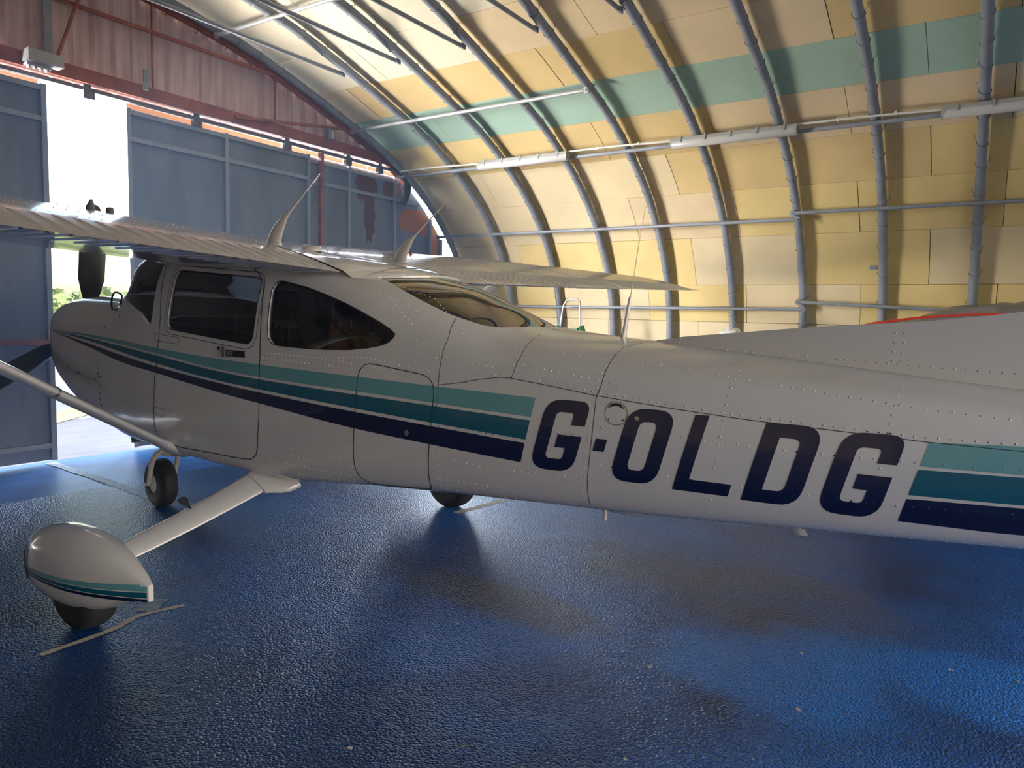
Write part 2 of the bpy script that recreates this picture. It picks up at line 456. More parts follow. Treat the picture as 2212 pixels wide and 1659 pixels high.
# header beam (red), lower flange, door track
mb = MB(); mb.box((XF+.03, 0, 3.64), (.05, 10.2, .135)); mb.box((XF+.05, 0, 3.572), (.10, 10.2, .012))
o = mb.build('header_beam', M['red'], None, 0); tag(o, 'red oxide steel header beam across the top of the sliding doors', 'beam')
TRK = mat('door_track_steel', (.10, .10, .115), .5)
mb = MB(); mb.box((XF+.02, 0, 3.525), (.06, 10.0, .035)); o = mb.build('door_track', TRK, None, 0)
tag(o, 'dark steel sliding door track under the red header beam', 'track')
for y in (-3.1, -1.6, .62, 1.75, 2.95, 3.95, 4.55):
    mh = MB(); mh.box((XF+.035, y, 3.50), (.05, .07, .13)); mh.box((XF+.035, y+.06, 3.49), (.03, .03, .10)); mh.build('track_hanger', TRK, o, 0)
# thin orange weather strip between track and leaf tops
STRIP = mat('translucent_weather_strip', (.62, .30, .14), .6)
STRIP.node_tree.nodes['Principled BSDF'].inputs['Transmission Weight'].default_value = .35
for i, (y0, y1) in enumerate(((-5.7, -3.9), (-3.88, -2.1), (-2.08, .22), (1.02, 1.72), (1.74, 2.9), (2.92, 3.9), (3.92, 4.35), (4.37, 4.98))):
    mb = MB(); mb.box((XF+.0, (y0+y1)/2, 3.479), (.006, y1-y0, .05)); mb.build('weather_strip', STRIP, wall_front, 0)
# gable arch in red
gp = [arch(s_of_z(3.36)+(S_LO+S_HI-2*s_of_z(3.36))*i/60, .0) for i in range(61)]
mb = MB()
for i in range(60): pass
mb.loft([[Vector((XF+.0+dx, y+0, z))+Vector((0, ny*o_, nz*o_)) for dx, o_ in ((0, .055), (.09, .055), (.09, -.045), (0, -.045))]
        for (y, z), (ny, nz) in [(gp[i], (lambda a, b: ((b[1]-a[1])/hypot(b[0]-a[0], b[1]-a[1]), -(b[0]-a[0])/hypot(b[0]-a[0], b[1]-a[1])))(gp[max(i-1, 0)], gp[min(i+1, 60)])) for i in range(61)]])
garch = mb.build('gable_arch', M['red'], None, 40); tag(garch, 'red oxide steel arch framing the corrugated gable end', 'arch')
mb = MB()
for i in range(6, 56, 2):
    y, z = gp[i]; mb.tube([(XF+.02, y+.0, z-.07), (XF+.05, y+.03, z-.10), (XF+.09, y+.0, z-.05)], .006, 5)
mb.build('wire_tie', M['red'], garch, 40, kind='stuff')
def rbar(a, b, w, h, lab, name='gable_brace', m='red', cat='brace'):
    mb = MB(); mb.beam(a, b, w, h, (1, 0, 0)); o = mb.build(name, M[m], None, 0); tag(o, lab, cat); return o
rbar((-3.84, -3.07, 4.24), (-3.84, 3.09, 4.24), .035, .03, 'long horizontal red bar crossing the corrugated gable')
rbar((-3.83, 2.2, 3.64), (-3.83, 4.05, 3.90), .03, .03, 'short red bar rising to the right above the header beam')
rbar((-3.84, 1.25, 3.7), (-3.84, 1.25, 4.6), .016, .016, 'thin upright red rod on the gable, left one')
rbar((-3.84, 2.75, 3.7), (-3.84, 2.75, 4.27), .016, .016, 'thin upright red rod on gable, right of the left rod')
rbar((-3.80, .31, 3.65), (-3.80, .62, 4.55), .022, .022, 'slanting red bar at top left rising from grey box')
rbar((-3.83, .27, 3.65), (-3.83, .27, 4.6), .07, .02, 'dark upright steel strap above the grey box', m='steel')
mb = MB(); mb.box((-3.74, .19, 3.645), (.12, .29, .10)); o = mb.build('control_box', M['steel_light'], None, 0); tag(o, 'grey rectangular box mounted on header beam at top left', 'box')
mb = MB(); mb.box((-3.76, .15, 3.57), (.07, .2, .02)); 
for i in range(4): mb.box((-3.75, .07+.05*i, 3.552), (.05, .014, .03))
P(mb, 'bracket', M['steel_light'], o, 0)
mb = MB(); mb.box((-3.80, 1.15, 3.745), (.02, .045, .2)); tag(mb.build('hanging_plate', M['steel'], None, 0), 'narrow dark grey plate upright above header beam', 'plate')
mb = MB(); mb.box((-3.82, 3.60, 3.75), (.05, .12, .13)); o = mb.build('junction_box', M['steel'], None, 0); tag(o, 'dark box with white strip near right end of gable', 'box')
mb = MB(); mb.box((-3.79, 3.61, 3.745), (.006, .03, .09)); P(mb, 'white_strip', M['pipe_white'], o, 0)

# ------------------------------------------------------------------ sliding door leaves
def leaf_material():
    m = mat('galvanised_leaf', (.17, .20, .28), .5, metal=.1, spec=.4, bump=.15, bscale=45, stretch=(1, 1, .25), col2=(.11, .135, .19), vscale=3)
    t = m.node_tree; b = t.nodes['Principled BSDF']; old = b.inputs['Base Color'].links[0].from_socket
    g = t.nodes.new('ShaderNodeNewGeometry'); sp = t.nodes.new('ShaderNodeSeparateXYZ'); t.links.new(g.outputs['Position'], sp.inputs[0])
    n = t.nodes.new('ShaderNodeTexNoise'); n.inputs['Scale'].default_value = 9; n.inputs['Detail'].default_value = 6
    mp = t.nodes.new('ShaderNodeMapping'); mp.inputs['Scale'].default_value = (1, 2.2, .6); t.links.new(g.outputs['Position'], mp.inputs[0]); t.links.new(mp.outputs[0], n.inputs[0])
    def mth(op, a, b_=None):
        x = t.nodes.new('ShaderNodeMath'); x.operation = op
        for i, q in enumerate((a, b_)):
            if q is None: continue
            if isinstance(q, (int, float)): x.inputs[i].default_value = q
            else: t.links.new(q, x.inputs[i])
        return x.outputs[0]
    def blob(cy, cz, ry, rz, amp=.9):
        dy = mth('DIVIDE', mth('SUBTRACT', sp.outputs[1], cy), ry); dz = mth('DIVIDE', mth('SUBTRACT', sp.outputs[2], cz), rz)
        d = mth('ADD', mth('POWER', mth('ABSOLUTE', dy), 2.4), mth('POWER', mth('ABSOLUTE', dz), 2.4))
        v = mth('ADD', d, mth('MULTIPLY', mth('SUBTRACT', n.outputs['Fac'], .5), 3*amp))
        r = t.nodes.new('ShaderNodeMapRange'); r.inputs[1].default_value = 1.15; r.inputs[2].default_value = .95; t.links.new(v, r.inputs[0]); return r.outputs[0]
    cur = old
    for f, c in ((blob(4.40, 3.22, .20, .2), (.10, .022, .018)), (blob(4.47, 2.85, .10, .34), (.085, .02, .018)), (blob(4.95, 3.25, .22, .16), (.16, .05, .04)),
                 (blob(5.45, 2.88, .38, .17), (.38, .13, .06)), (blob(5.85, 2.75, .14, .4), (.40, .15, .07))):
        mx = t.nodes.new('ShaderNodeMix'); mx.data_type = 'RGBA'; t.links.new(f, mx.inputs[0]); t.links.new(cur, mx.inputs[6]); mx.inputs[7].default_value = (*c, 1); cur = mx.outputs[2]
    t.links.new(cur, b.inputs['Base Color']); return m
LEAF = leaf_material(); FRAME = mat('leaf_frame_steel', (.26, .30, .38), .5, metal=.1, var=.2)
def door_leaf(n, y0, y1, x, lab, cuts, rails, poly=None, redrail=None):
    root = empty('door_%d' % n, (x, (y0+y1)/2, 0)); tag(root, kind='structure')
    z1 = 3.455; ys = [y0]+[c for c in cuts]+[y1]
    for i in range(len(ys)-1):
        a, b = ys[i]+.004, ys[i+1]-.004
        if poly:
            zt = [(y, min(z1, poly(y))) for y in [b-(b-a)*k/8 for k in range(9)]]
            pl = [(a, .03), (b, .03)]+[(y, max(z, .05)) for y, z in zt]
        else: pl = [(a, .03), (b, .03), (b, z1), (a, z1)]
        o = wallpoly('leaf_sheet', pl, x-.02, .012, LEAF, None); o.parent = root; o.location = -root.location
    mb = MB()
    for y in [y0+.03]+list(cuts)+[y1-.03]:
        zt = min(z1, poly(y)-.02) if poly else z1
        mb.box((x+.012, y, (zt+.03)/2), (.04, .045, zt-.03))
    P(mb, 'stile', FRAME, root, 0)
    for z in rails:
        b = y1
        if poly:
            while poly(b) < z+.03: b -= .02
        mb = MB(); mb.box((x+.010, (y0+b)/2, z), (.036, b-y0-.06, .045)); P(mb, 'rail', FRAME, root, 0)
    if redrail:
        mb = MB(); mb.box((x+.022, (y0+y1)/2, redrail), (.03, y1-y0-.06, .05)); P(mb, 'red_rail', M['red'], root, 0)
    return root
door_leaf(1, -2.1, .25, -3.86, '', (-.93,), (3.42, 3.15, .17), redrail=1.14)
door_leaf(2, 1.0, 3.34, XF, '', (2.14,), (3.42, 3.16, 1.6, .17))
pol = lambda y: arch_gap(y)
def arch_gap(y):
    lo, hi = S_LO+.4, top_s
    for _ in range(40):
        m_ = (lo+hi)/2
        if arch(m_, +.05)[0] > y: lo = m_
        else: hi = m_
    return arch(lo, +.05)[1]
door_leaf(3, 3.30, 6.05, XF-.05, '', (4.05, 4.95, 5.75), (3.40, 3.14, 1.6, .17), poly=pol)
door_leaf(4, -5.76, -2.12, XF, '', (-4.6, -3.4), (3.40, 3.14, 1.6, .17))
mb = MB(); mb.box((XF+.05, 3.49, 1.76), (.06, .045, 3.5)); tag(mb.build('door_post', M['red'], None, 0), 'upright red post standing in front of the grey door leaves', 'post')
# black rag stuffed in the corner by the arch
mb = MB()
rg = [[Vector((XF+.12+.05*sin(3*a+j), 5.17+.10*cos(a)*w+.02*sin(5*a+j), 3.40-.085*j+.03*sin(2*a))) for a in [2*pi*i/14 for i in range(14)]] for j, w in enumerate((.5, .9, 1.0, .9, .45))]
rg = [[Vector((XF+.12+.05*sin(a)*w, 5.06-.02*j+.09*cos(a)*w*(1+.15*sin(5*a+j)), 3.43-.09*j+.02*sin(3*a))) for a in [2*pi*i/16 for i in range(16)]] for j, w in enumerate((.4, .9, 1.1, 1.0, .5))]
mb.loft(rg); tag(mb.build('black_rag', M['dark'], None, 60), 'black rag stuffed into the gap under the right foot of the red arch', 'rag')

# rear wall, left open around the added fill lamp (behind the viewpoint)
REAR = mat('rear_cladding', (.45, .42, .38), .6)
rw = MB(); n = 40
def zin(y):
    lo, hi = S_LO, top_s; y = abs(y)
    for _ in range(40):
        m_ = (lo+hi)/2
        if arch(m_, .1)[0] > y: lo = m_
        else: hi = m_
    return arch(lo, .1)[1]
tops = []; bots = []
for i in range(n+1):
    y = -6.5+13*i/n; zt = zin(y) if abs(y) < 6.5 else 2; zb = 3.7 if abs(y) < 4.2 else 0
    tops.append((XB, y, max(zt, zb+.01))); bots.append((XB, y, zb))
rw.loft([bots, tops], cap=False, closed=False); wall_back = rw.build('wall_back', REAR, None, 0); tag(wall_back, kind='structure')

# ------------------------------------------------------------------ floor
def floor_material():
    m = bpy.data.materials.new('blue_painted_asphalt'); m.use_nodes = True; t = m.node_tree; b = t.nodes['Principled BSDF']
    g = t.nodes.new('ShaderNodeTexCoord'); pos = g.outputs['Object']; sp = t.nodes.new('ShaderNodeSeparateXYZ'); t.links.new(pos, sp.inputs[0])
    def mth(op, a, b_=None, clamp=False):
        x = t.nodes.new('ShaderNodeMath'); x.operation = op; x.use_clamp = clamp
        for i, q in enumerate((a, b_)):
            if q is None: continue
            if isinstance(q, (int, float)): x.inputs[i].default_value = q
            else: t.links.new(q, x.inputs[i])
        return x.outputs[0]
    n1 = t.nodes.new('ShaderNodeTexNoise'); n1.inputs['Scale'].default_value = .9; n1.inputs['Detail'].default_value = 6; t.links.new(pos, n1.inputs[0])
    n3 = t.nodes.new('ShaderNodeTexNoise'); n3.inputs['Scale'].default_value = 2.6; n3.inputs['Detail'].default_value = 8; t.links.new(pos, n3.inputs[0])
    r = t.nodes.new('ShaderNodeValToRGB'); e = r.color_ramp.elements
    e[0].position = .33; e[0].color = (.004, .024, .10, 1); e[1].position = .66; e[1].color = (.011, .10, .37, 1)
    t.links.new(n1.outputs['Fac'], r.inputs[0]); cur = r.outputs[0]
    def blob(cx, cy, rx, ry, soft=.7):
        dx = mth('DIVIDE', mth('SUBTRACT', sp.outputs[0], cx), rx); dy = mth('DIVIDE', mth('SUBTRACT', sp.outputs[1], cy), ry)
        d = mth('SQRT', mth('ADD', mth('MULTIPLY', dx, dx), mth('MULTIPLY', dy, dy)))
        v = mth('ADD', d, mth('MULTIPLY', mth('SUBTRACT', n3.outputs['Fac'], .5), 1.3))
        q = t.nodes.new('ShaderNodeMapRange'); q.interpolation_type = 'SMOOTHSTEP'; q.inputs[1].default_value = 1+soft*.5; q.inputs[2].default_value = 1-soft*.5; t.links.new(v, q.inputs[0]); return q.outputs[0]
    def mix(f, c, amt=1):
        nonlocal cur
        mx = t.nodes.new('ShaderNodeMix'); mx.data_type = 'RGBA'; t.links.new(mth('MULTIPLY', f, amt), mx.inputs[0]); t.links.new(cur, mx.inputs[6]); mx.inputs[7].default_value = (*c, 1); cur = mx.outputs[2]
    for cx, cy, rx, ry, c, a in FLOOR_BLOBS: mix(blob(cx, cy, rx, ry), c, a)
    # dust specks and grain
    vo = t.nodes.new('ShaderNodeTexVoronoi'); vo.inputs['Scale'].default_value = 95; t.links.new(pos, vo.inputs['Vector'])
    nf = t.nodes.new('ShaderNodeTexNoise'); nf.inputs['Scale'].default_value = 110; nf.inputs['Detail'].default_value = 3; t.links.new(pos, nf.inputs[0])
    h = mth('ADD', mth('MULTIPLY', vo.outputs['Distance'], -1.2), mth('MULTIPLY', nf.outputs['Fac'], .5))
    bp = t.nodes.new('ShaderNodeBump'); bp.inputs['Strength'].default_value = .95; bp.inputs['Distance'].default_value = .007; t.links.new(h, bp.inputs['Height']); t.links.new(bp.outputs[0], b.inputs['Normal'])
    dk = t.nodes.new('ShaderNodeMix'); dk.data_type = 'RGBA'; dk.blend_type = 'MULTIPLY'; dk.inputs[0].default_value = .8
    gr = t.nodes.new('ShaderNodeMapRange'); gr.inputs[1].default_value = .3; gr.inputs[2].default_value = .7; gr.inputs[3].default_value = .15; gr.inputs[4].default_value = 1.9; t.links.new(nf.outputs['Fac'], gr.inputs[0])
    t.links.new(cur, dk.inputs[6]); t.links.new(gr.outputs[0], dk.inputs[7]); t.links.new(dk.outputs[2], b.inputs['Base Color'])
    b.inputs['Roughness'].default_value = .33; b.inputs['Specular IOR Level'].default_value = .42
    return m
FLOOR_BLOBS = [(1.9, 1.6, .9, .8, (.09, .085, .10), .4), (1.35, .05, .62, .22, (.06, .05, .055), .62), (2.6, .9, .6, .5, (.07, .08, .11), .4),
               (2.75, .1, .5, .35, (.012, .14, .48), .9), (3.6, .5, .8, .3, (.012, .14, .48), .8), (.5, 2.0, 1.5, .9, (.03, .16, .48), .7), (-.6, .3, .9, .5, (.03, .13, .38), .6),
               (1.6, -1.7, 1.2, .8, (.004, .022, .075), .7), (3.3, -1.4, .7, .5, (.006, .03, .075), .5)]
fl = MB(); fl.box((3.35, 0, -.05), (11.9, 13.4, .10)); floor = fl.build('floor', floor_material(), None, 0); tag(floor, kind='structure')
SM = mat('smooth_blue_concrete', (.015, .11, .36), .45, bump=.25, bscale=7, col2=(.01, .07, .25), vscale=2.5, stretch=(2.2, .7, 1), detail=8)
mb = MB(); mb.box((-3.28, 0, -.052), (1.38, 13.4, .098)); mb.build('smooth_concrete_strip', SM, floor, 0)
LINE = mat('worn_floor_line_paint', (.42, .45, .47), .6, var=.4, vscale=25, col2=(.12, .20, .33)); LINE2 = mat('pale_cord', (.55, .5, .4), .7)
def floor_line(pts, w, m, name='painted_line', z=.0015):
    mb = MB(); q = bez([(a, b, z) for a, b in pts], 6); ring = []
    for i, p_ in enumerate(q):
        t = (q[min(i+1, len(q)-1)]-q[max(i-1, 0)]).normalized(); n = Vector((-t.y, t.x, 0)); ww = w*(1+.15*sin(i*2.1))
        ring.append([p_-n*ww/2, p_+n*ww/2])
    mb.loft(ring, cap=False, closed=False); return mb.build(name, m, floor, 0)
floor_line([(-3.88, .20), (-2.9, .15), (-1.95, .08)], .09, LINE)
floor_line([(.16, -1.63), (.15, -1.33), (.10, -1.17), (.15, -.97)], .035, LINE2)
floor_line([(.15, 1.23), (.22, 1.79)], .06, LINE2)
floor_line([(-.02, -1.0), (.07, -1.13)], .10, LINE)

# added scattering volume that imitates lens glare around the doorway
def haze():
    mb = MB(); mb.box((-2.2, -.2, 2.0), (3.2, 7.6, 3.9)); m = bpy.data.materials.new('lens_glare_haze'); m.use_nodes = True; t = m.node_tree; t.nodes.clear()
    o = t.nodes.new('ShaderNodeOutputMaterial'); v = t.nodes.new('ShaderNodeVolumeScatter'); v.inputs['Color'].default_value = (.36, .60, 1, 1); v.inputs['Density'].default_value = .025; v.inputs['Anisotropy'].default_value = .5
    t.links.new(v.outputs[0], o.inputs['Volume']); ob = mb.build('haze', m, None, 0); tag(ob, 'thin bluish haze added to imitate lens glare at the door opening', 'haze', kind='stuff')
if HAZE: haze()
# ------------------------------------------------------------------ outside
CONC = mat('apron_concrete', (.13, .125, .14), .8, var=.25, vscale=8, stretch=(1, .25, 1), bump=.3, bscale=40)
mb = MB(); mb.box((-5.3, 0, -.08), (2.7, 40, .1)); tag(mb.build('apron', CONC, None, 0), kind='structure')
mb = MB(); mb.box((-9.3, 0, -.08), (5.22, 40, .1)); tag(mb.build('taxiway', mat('asphalt_grey', (.26, .26, .28), .85, bump=.5, bscale=60, var=.2), None, 0), kind='structure')
YEL = mat('yellow_line_paint', (.75, .55, .12), .7, var=.2)
mb = MB(); mb.add([(-6.3, 1.2, -.022), (-8.4, 3.9, -.022), (-9.0, 3.9, -.022), (-7.0, 1.2, -.022)], [(0, 1, 2, 3)]); mb.build('yellow_line', YEL, bpy.data.objects['taxiway'], 0)
GRAV = mat('gravel_yellow', (.55, .50, .38), .9, bump=1, bscale=30, bdist=.05, var=.5, vscale=14)
mb = MB(); mb.box((-14.6, 0, -.09), (5.4, 60, .1)); tag(mb.build('gravel_bed', GRAV, None, 0), kind='structure')
GRASS = mat('grass_field', (.30, .36, .10), .9, var=.35, vscale=3, bump=1, bscale=20, bdist=.05)
mb = MB(); mb.box((-58, 0, -.1), (81.4, 160, .1)); tag(mb.build('ground', GRASS, None, 0), kind='structure')
BUSH = mat('bush_leaves', (.20, .26, .09), .8, var=.4, vscale=4)
def bush_mesh(seed):
    r = random.Random(seed); me = bpy.data.meshes.new('bush'); v = []; f = []
    for i in range(420):
        a = r.uniform(0, 2*pi); u = r.random()**.5; h = r.random()
        rad = sin(pi*min(.98, .25+.7*h))*1.0
        p_ = Vector((cos(a)*rad*(.5+.5*u), sin(a)*rad*(.5+.5*u), h*1.3*(.75+.25*r.random())))
        s = r.uniform(.07, .16); d = Vector((r.uniform(-1, 1), r.uniform(-1, 1), r.uniform(-.2, 1))).normalized(); e = d.orthogonal().normalized(); g = d.cross(e)
        n = len(v); v += [p_-d*s, p_+e*s*.6, p_+d*s, p_-e*s*.6]; f.append((n, n+1, n+2, n+3))
    bmv = bmesh.new(); bmesh.ops.create_icosphere(bmv, subdivisions=2, radius=.8)
    for q in bmv.verts: q.co = Vector((q.co.x, q.co.y, (q.co.z+.8)*.68))*(1+.12*r.uniform(-1, 1))
    base = len(v); v += [q.co.copy() for q in bmv.verts]; f += [tuple(base+w.index for w in q.verts) for q in bmv.faces]; bmv.free()
    me.from_pydata([tuple(x) for x in v], [], f); me.materials.append(BUSH); return me
bms = [bush_mesh(i) for i in range(3)]; rb = random.Random(5)
for i in range(14):
    o = bpy.data.objects.new('bush', bms[i % 3]); COL.objects.link(o)
    row = i // 7; x = -34-row*5+rb.uniform(-.5, .5); y = 9.5+(i % 7)*3.3+row*1.6
    s = rb.uniform(1.35, 1.6)*(1+.1*row); o.location = (x, y, -.06); o.scale = (s*1.25, s*1.25, s*1.35); o.rotation_euler.z = rb.uniform(0, 6)
    tag(o, 'sunlit green bush outside, %s of the hedge, %s from left' % (('nearer row', 'farther row')[row], ordn[i % 7]), 'bush', 'bushes in the hedge outside')
# ------------------------------------------------------------------ aircraft: fuselage loft
# station: X, half-section control points (y,z) from belly centre to top centre
ST = [
 (-2.66, [(0, 1.06), (.10, 1.06), (.17, 1.12), (.20, 1.24), (.18, 1.36), (.10, 1.41), (0, 1.41)]),
 (-2.63, [(0, .97), (.19, .98), (.31, 1.08), (.335, 1.24), (.31, 1.40), (.18, 1.465), (0, 1.465)]),
 (-2.55, [(0, .88), (.24, .89), (.38, 1.00), (.41, 1.24), (.385, 1.43), (.23, 1.50), (0, 1.50)]),
 (-2.35, [(0, .79), (.27, .80), (.42, .93), (.46, 1.24), (.43, 1.455), (.28, 1.535), (0, 1.535)]),
 (-2.0, [(0, .68), (.30, .69), (.465, .84), (.50, 1.24), (.46, 1.47), (.31, 1.555), (0, 1.56)]),
 (-1.6, [(0, .585), (.33, .595), (.51, .74), (.535, 1.24), (.495, 1.46), (.33, 1.56), (0, 1.575)]),
 (-1.33, [(0, .54), (.355, .55), (.535, .67), (.558, 1.24), (.52, 1.45), (.36, 1.565), (0, 1.585)]),
 (-1.21, [(0, .533), (.37, .543), (.545, .65), (.563, 1.24), (.53, 1.51), (.42, 1.70), (0, 1.73)]),
 (-1.11, [(0, .53), (.38, .54), (.55, .64), (.567, 1.24), (.54, 1.56), (.45, 1.83), (0, 1.86)]),
 (-1.0, [(0, .525), (.39, .53), (.56, .62), (.575, 1.24), (.545, 1.59), (.46, 1.85), (0, 1.885)]),
 (-.80, [(0, .52), (.41, .525), (.57, .60), (.58, 1.24), (.555, 1.59), (.47, 1.84), (0, 1.885)]),
 (-.5, [(0, .515), (.42, .52), (.575, .585), (.585, 1.24), (.56, 1.58), (.49, 1.82), (0, 1.86)]),
 (.0, [(0, .51), (.43, .515), (.58, .575), (.585, 1.24), (.56, 1.57), (.49, 1.80), (0, 1.84)]),
 (.35, [(0, .515), (.42, .52), (.57, .59), (.575, 1.24), (.55, 1.55), (.48, 1.75), (0, 1.81)]),
 (.65, [(0, .53), (.41, .54), (.555, .61), (.565, 1.23), (.54, 1.53), (.46, 1.69), (0, 1.775)]),
 (.90, [(0, .555), (.39, .565), (.54, .64), (.55, 1.22), (.53, 1.48), (.43, 1.64), (0, 1.735)]),
 (1.15, [(0, .58), (.37, .59), (.52, .665), (.53, 1.21), (.50, 1.43), (.38, 1.57), (0, 1.67)]),
 (1.40, [(0, .605), (.35, .615), (.50, .69), (.51, 1.20), (.475, 1.38), (.33, 1.49), (0, 1.57)]),
 (1.65, [(0, .63), (.33, .64), (.48, .71), (.49, 1.19), (.45, 1.33), (.29, 1.42), (0, 1.46)]),
 (1.90, [(0, .655), (.31, .665), (.46, .73), (.47, 1.18), (.43, 1.31), (.27, 1.39), (0, 1.425)]),
 (2.3, [(0, .695), (.28, .705), (.425, .765), (.435, 1.165), (.40, 1.28), (.245, 1.36), (0, 1.395)]),
 (2.9, [(0, .75), (.23, .76), (.365, .815), (.375, 1.145), (.34, 1.25), (.205, 1.32), (0, 1.345)]),
 (3.6, [(0, .82), (.17, .83), (.29, .875), (.30, 1.13), (.27, 1.21), (.16, 1.27), (0, 1.285)]),
 (4.5, [(0, .92), (.10, .93), (.19, .96), (.195, 1.11), (.17, 1.17), (.10, 1.21), (0, 1.215)]),
 (5.5, [(0, 1.03), (.03, 1.035), (.055, 1.05), (.055, 1.11), (.05, 1.15), (.03, 1.17), (0, 1.17)]),
]
_db = [(-2.6, 0), (-2.0, .005), (-1.6, .015), (-1.25, .03), (-1, .045), (-.5, .055), (0, .055), (.35, .045), (.65, .05), (.9, .045), (1.15, .035), (1.4, .025), (1.65, .012), (1.9, 0), (2.3, -.02), (2.9, -.035), (3.6, -.055), (4.5, -.05), (5.5, 0)]
_nx = {-2.66: -2.545, -2.63: -2.52, -2.55: -2.45, -2.35: -2.28}
ST = [(_nx.get(x, x), [(y, z+interp(x, [a for a, b in _db], [b for a, b in _db])*(1, 1, .8, 0, 0, 0, 0)[i]) for i, (y, z) in enumerate(c)]) for x, c in ST]
_sx = [s[0] for s in ST]
def ctrl(x):
    out = []
    for k in range(7):
        out.append((smooth_interp(x, _sx, [s[1][k][0] for s in ST]), smooth_interp(x, _sx, [s[1][k][1] for s in ST])))
    return out
def section(x, shrink=0, it=3):
    c = ctrl(x)
    poly = [Vector((y, z, 0)) for y, z in c]+[Vector((-y, z, 0)) for y, z in reversed(c[1:-1])]
    for _ in range(it):
        q = []
        for i in range(len(poly)):
            a, b = poly[i], poly[(i+1) % len(poly)]
            q += [a*.75+b*.25, a*.25+b*.75]
        poly = q
    if shrink:
        n = len(poly); out = []
        for i in range(n):
            t = (poly[(i+1) % n]-poly[i-1]).normalized(); nn = Vector((t.y, -t.x, 0)); out.append(poly[i]-nn*shrink)
        poly = out
    return [Vector((x, p_.x, p_.y)) for p_ in poly]
XS = []
x = -2.545
while x < 5.5:
    XS.append(x); x += .012 if x < -2.5 else (.03 if x < -2.3 else .07)
XS.append(5.5)
RINGS = [section(x) for x in XS]
def loft_mesh(rings, name='loft'):
    mb = MB(); mb.loft(rings); me = bpy.data.meshes.new(name); me.from_pydata([tuple(v) for v in mb.v], [], mb.f)
    bm = bmesh.new(); bm.from_mesh(me); bmesh.ops.recalc_face_normals(bm, faces=bm.faces); bm.to_mesh(me); bm.free()
    return me
OUT = loft_mesh(RINGS)
BV = BVHTree.FromPolygons([v.co[:] for v in OUT.vertices], [tuple(p_.vertices) for p_ in OUT.polygons])
def surf(x, z, side=-1):
    """point and normal on the fuselage skin on one side at (x,z)"""
    h = BV.ray_cast(Vector((x, 2*side, z)), Vector((0, -side, 0)))
    if h[0] is None:
        h = BV.find_nearest(Vector((x, .4*side, z)))
    n = h[1]
    if n.y*side < 0: n = -n
    return h[0], n
def surf_top(x, y):
    h = BV.ray_cast(Vector((x, y, 3)), Vector((0, 0, -1)))
    n = h[1]
    if n.z < 0: n = -n
    return h[0], n
plane = empty('aeroplane', (0, 0, 0)); tag(plane, 'white single-engine high-wing aeroplane with teal and navy stripes lettered G-OLDG', 'aeroplane')

def rounded(pts, r, n=6):
    """polygon with rounded corners; pts (a,b), r scalar or list"""
    out = []; m = len(pts)
    for i in range(m):
        p0, p1, p2 = Vector(pts[i-1]), Vector(pts[i]), Vector(pts[(i+1) % m]); rr_ = r[i] if isinstance(r, (list, tuple)) else r
        if rr_ <= 0: out.append(p1); continue
        a = (p0-p1); b = (p2-p1); l = min(rr_, a.length*.49, b.length*.49); a = a.normalized()*l; b = b.normalized()*l
        for k in range(n+1):
            t = k/n; out.append((p1+a)*(1-t)**2+p1*2*t*(1-t)+(p1+b)*t*t)
    return [(p_.x, p_.y) for p_ in out]
# outlines on the side plane, (X,Z)
DOOR = [(-.728, 1.79), (-.40, 1.757), (-.05, 1.722), (.087, 1.706), (.15, 1.683), (.20, 1.642), (.226, 1.58), (.232, 1.50), (.236, 1.266), (.228, .922), (.205, .76), (.18, .705), (.13, .678), (.06, .671),
        (-.168, .668), (-.53, .660), (-.66, .663), (-.74, .690), (-.785, .745), (-.783, .851), (-.752, 1.05), (-.708, 1.261), (-.69, 1.42), (-.71, 1.60)]
DWIN = rounded([(-.623, 1.362), (.172, 1.298), (.205, 1.652), (-.585, 1.705)], [.06, .065, .06, .06])
QWIN = [(.330, 1.636), (.352, 1.636), (.43, 1.622), (.524, 1.605), (.657, 1.571), (.80, 1.528), (.90, 1.492), (1.021, 1.443), (1.085, 1.412), (1.122, 1.389), (1.117, 1.374), (1.095, 1.352), (1.06, 1.337),
        (.98, 1.320), (.86, 1.306), (.70, 1.300), (.53, 1.300), (.369, 1.305), (.325, 1.313), (.296, 1.34), (.288, 1.38), (.285, 1.50), (.287, 1.59), (.303, 1.622)]
BAG = rounded([(.875, .645), (1.315, .675), (1.372, 1.205), (.930, 1.255)], [.13, .03, .09, .09])
WIND = [(-.800, 1.378), (-.785, 1.43), (-.772, 1.61), (-.745, 1.80), (-.73, 2.1), (-1.6, 2.1), (-1.42, 1.63), (-1.34, 1.588), (-1.25, 1.555), (-1.157, 1.521), (-.94, 1.45), (-.84, 1.385), (-.82, 1.374)]
def prism(poly, y0, y1, name='cut'):
    mb = MB(); n = len(poly)
    mb.v = [(a, y0, b) for a, b in poly]+[(a, y1, b) for a, b in poly]
    mb.f = [tuple(range(n)), tuple(range(2*n-1, n-1, -1))]+[(i, (i+1) % n, n+(i+1) % n, n+i) for i in range(n)]
    return mb.build(name, M['white'], None, 0)
def boolean(o, cutter, op='DIFFERENCE'):
    md = o.modifiers.new('b', 'BOOLEAN'); md.operation = op; md.solver = 'EXACT'; md.object = cutter
def apply_mods(o):
    dg = bpy.context.evaluated_depsgraph_get(); dg.update(); ev = o.evaluated_get(dg); me = bpy.data.meshes.new_from_object(ev)
    o.modifiers.clear(); o.data = me
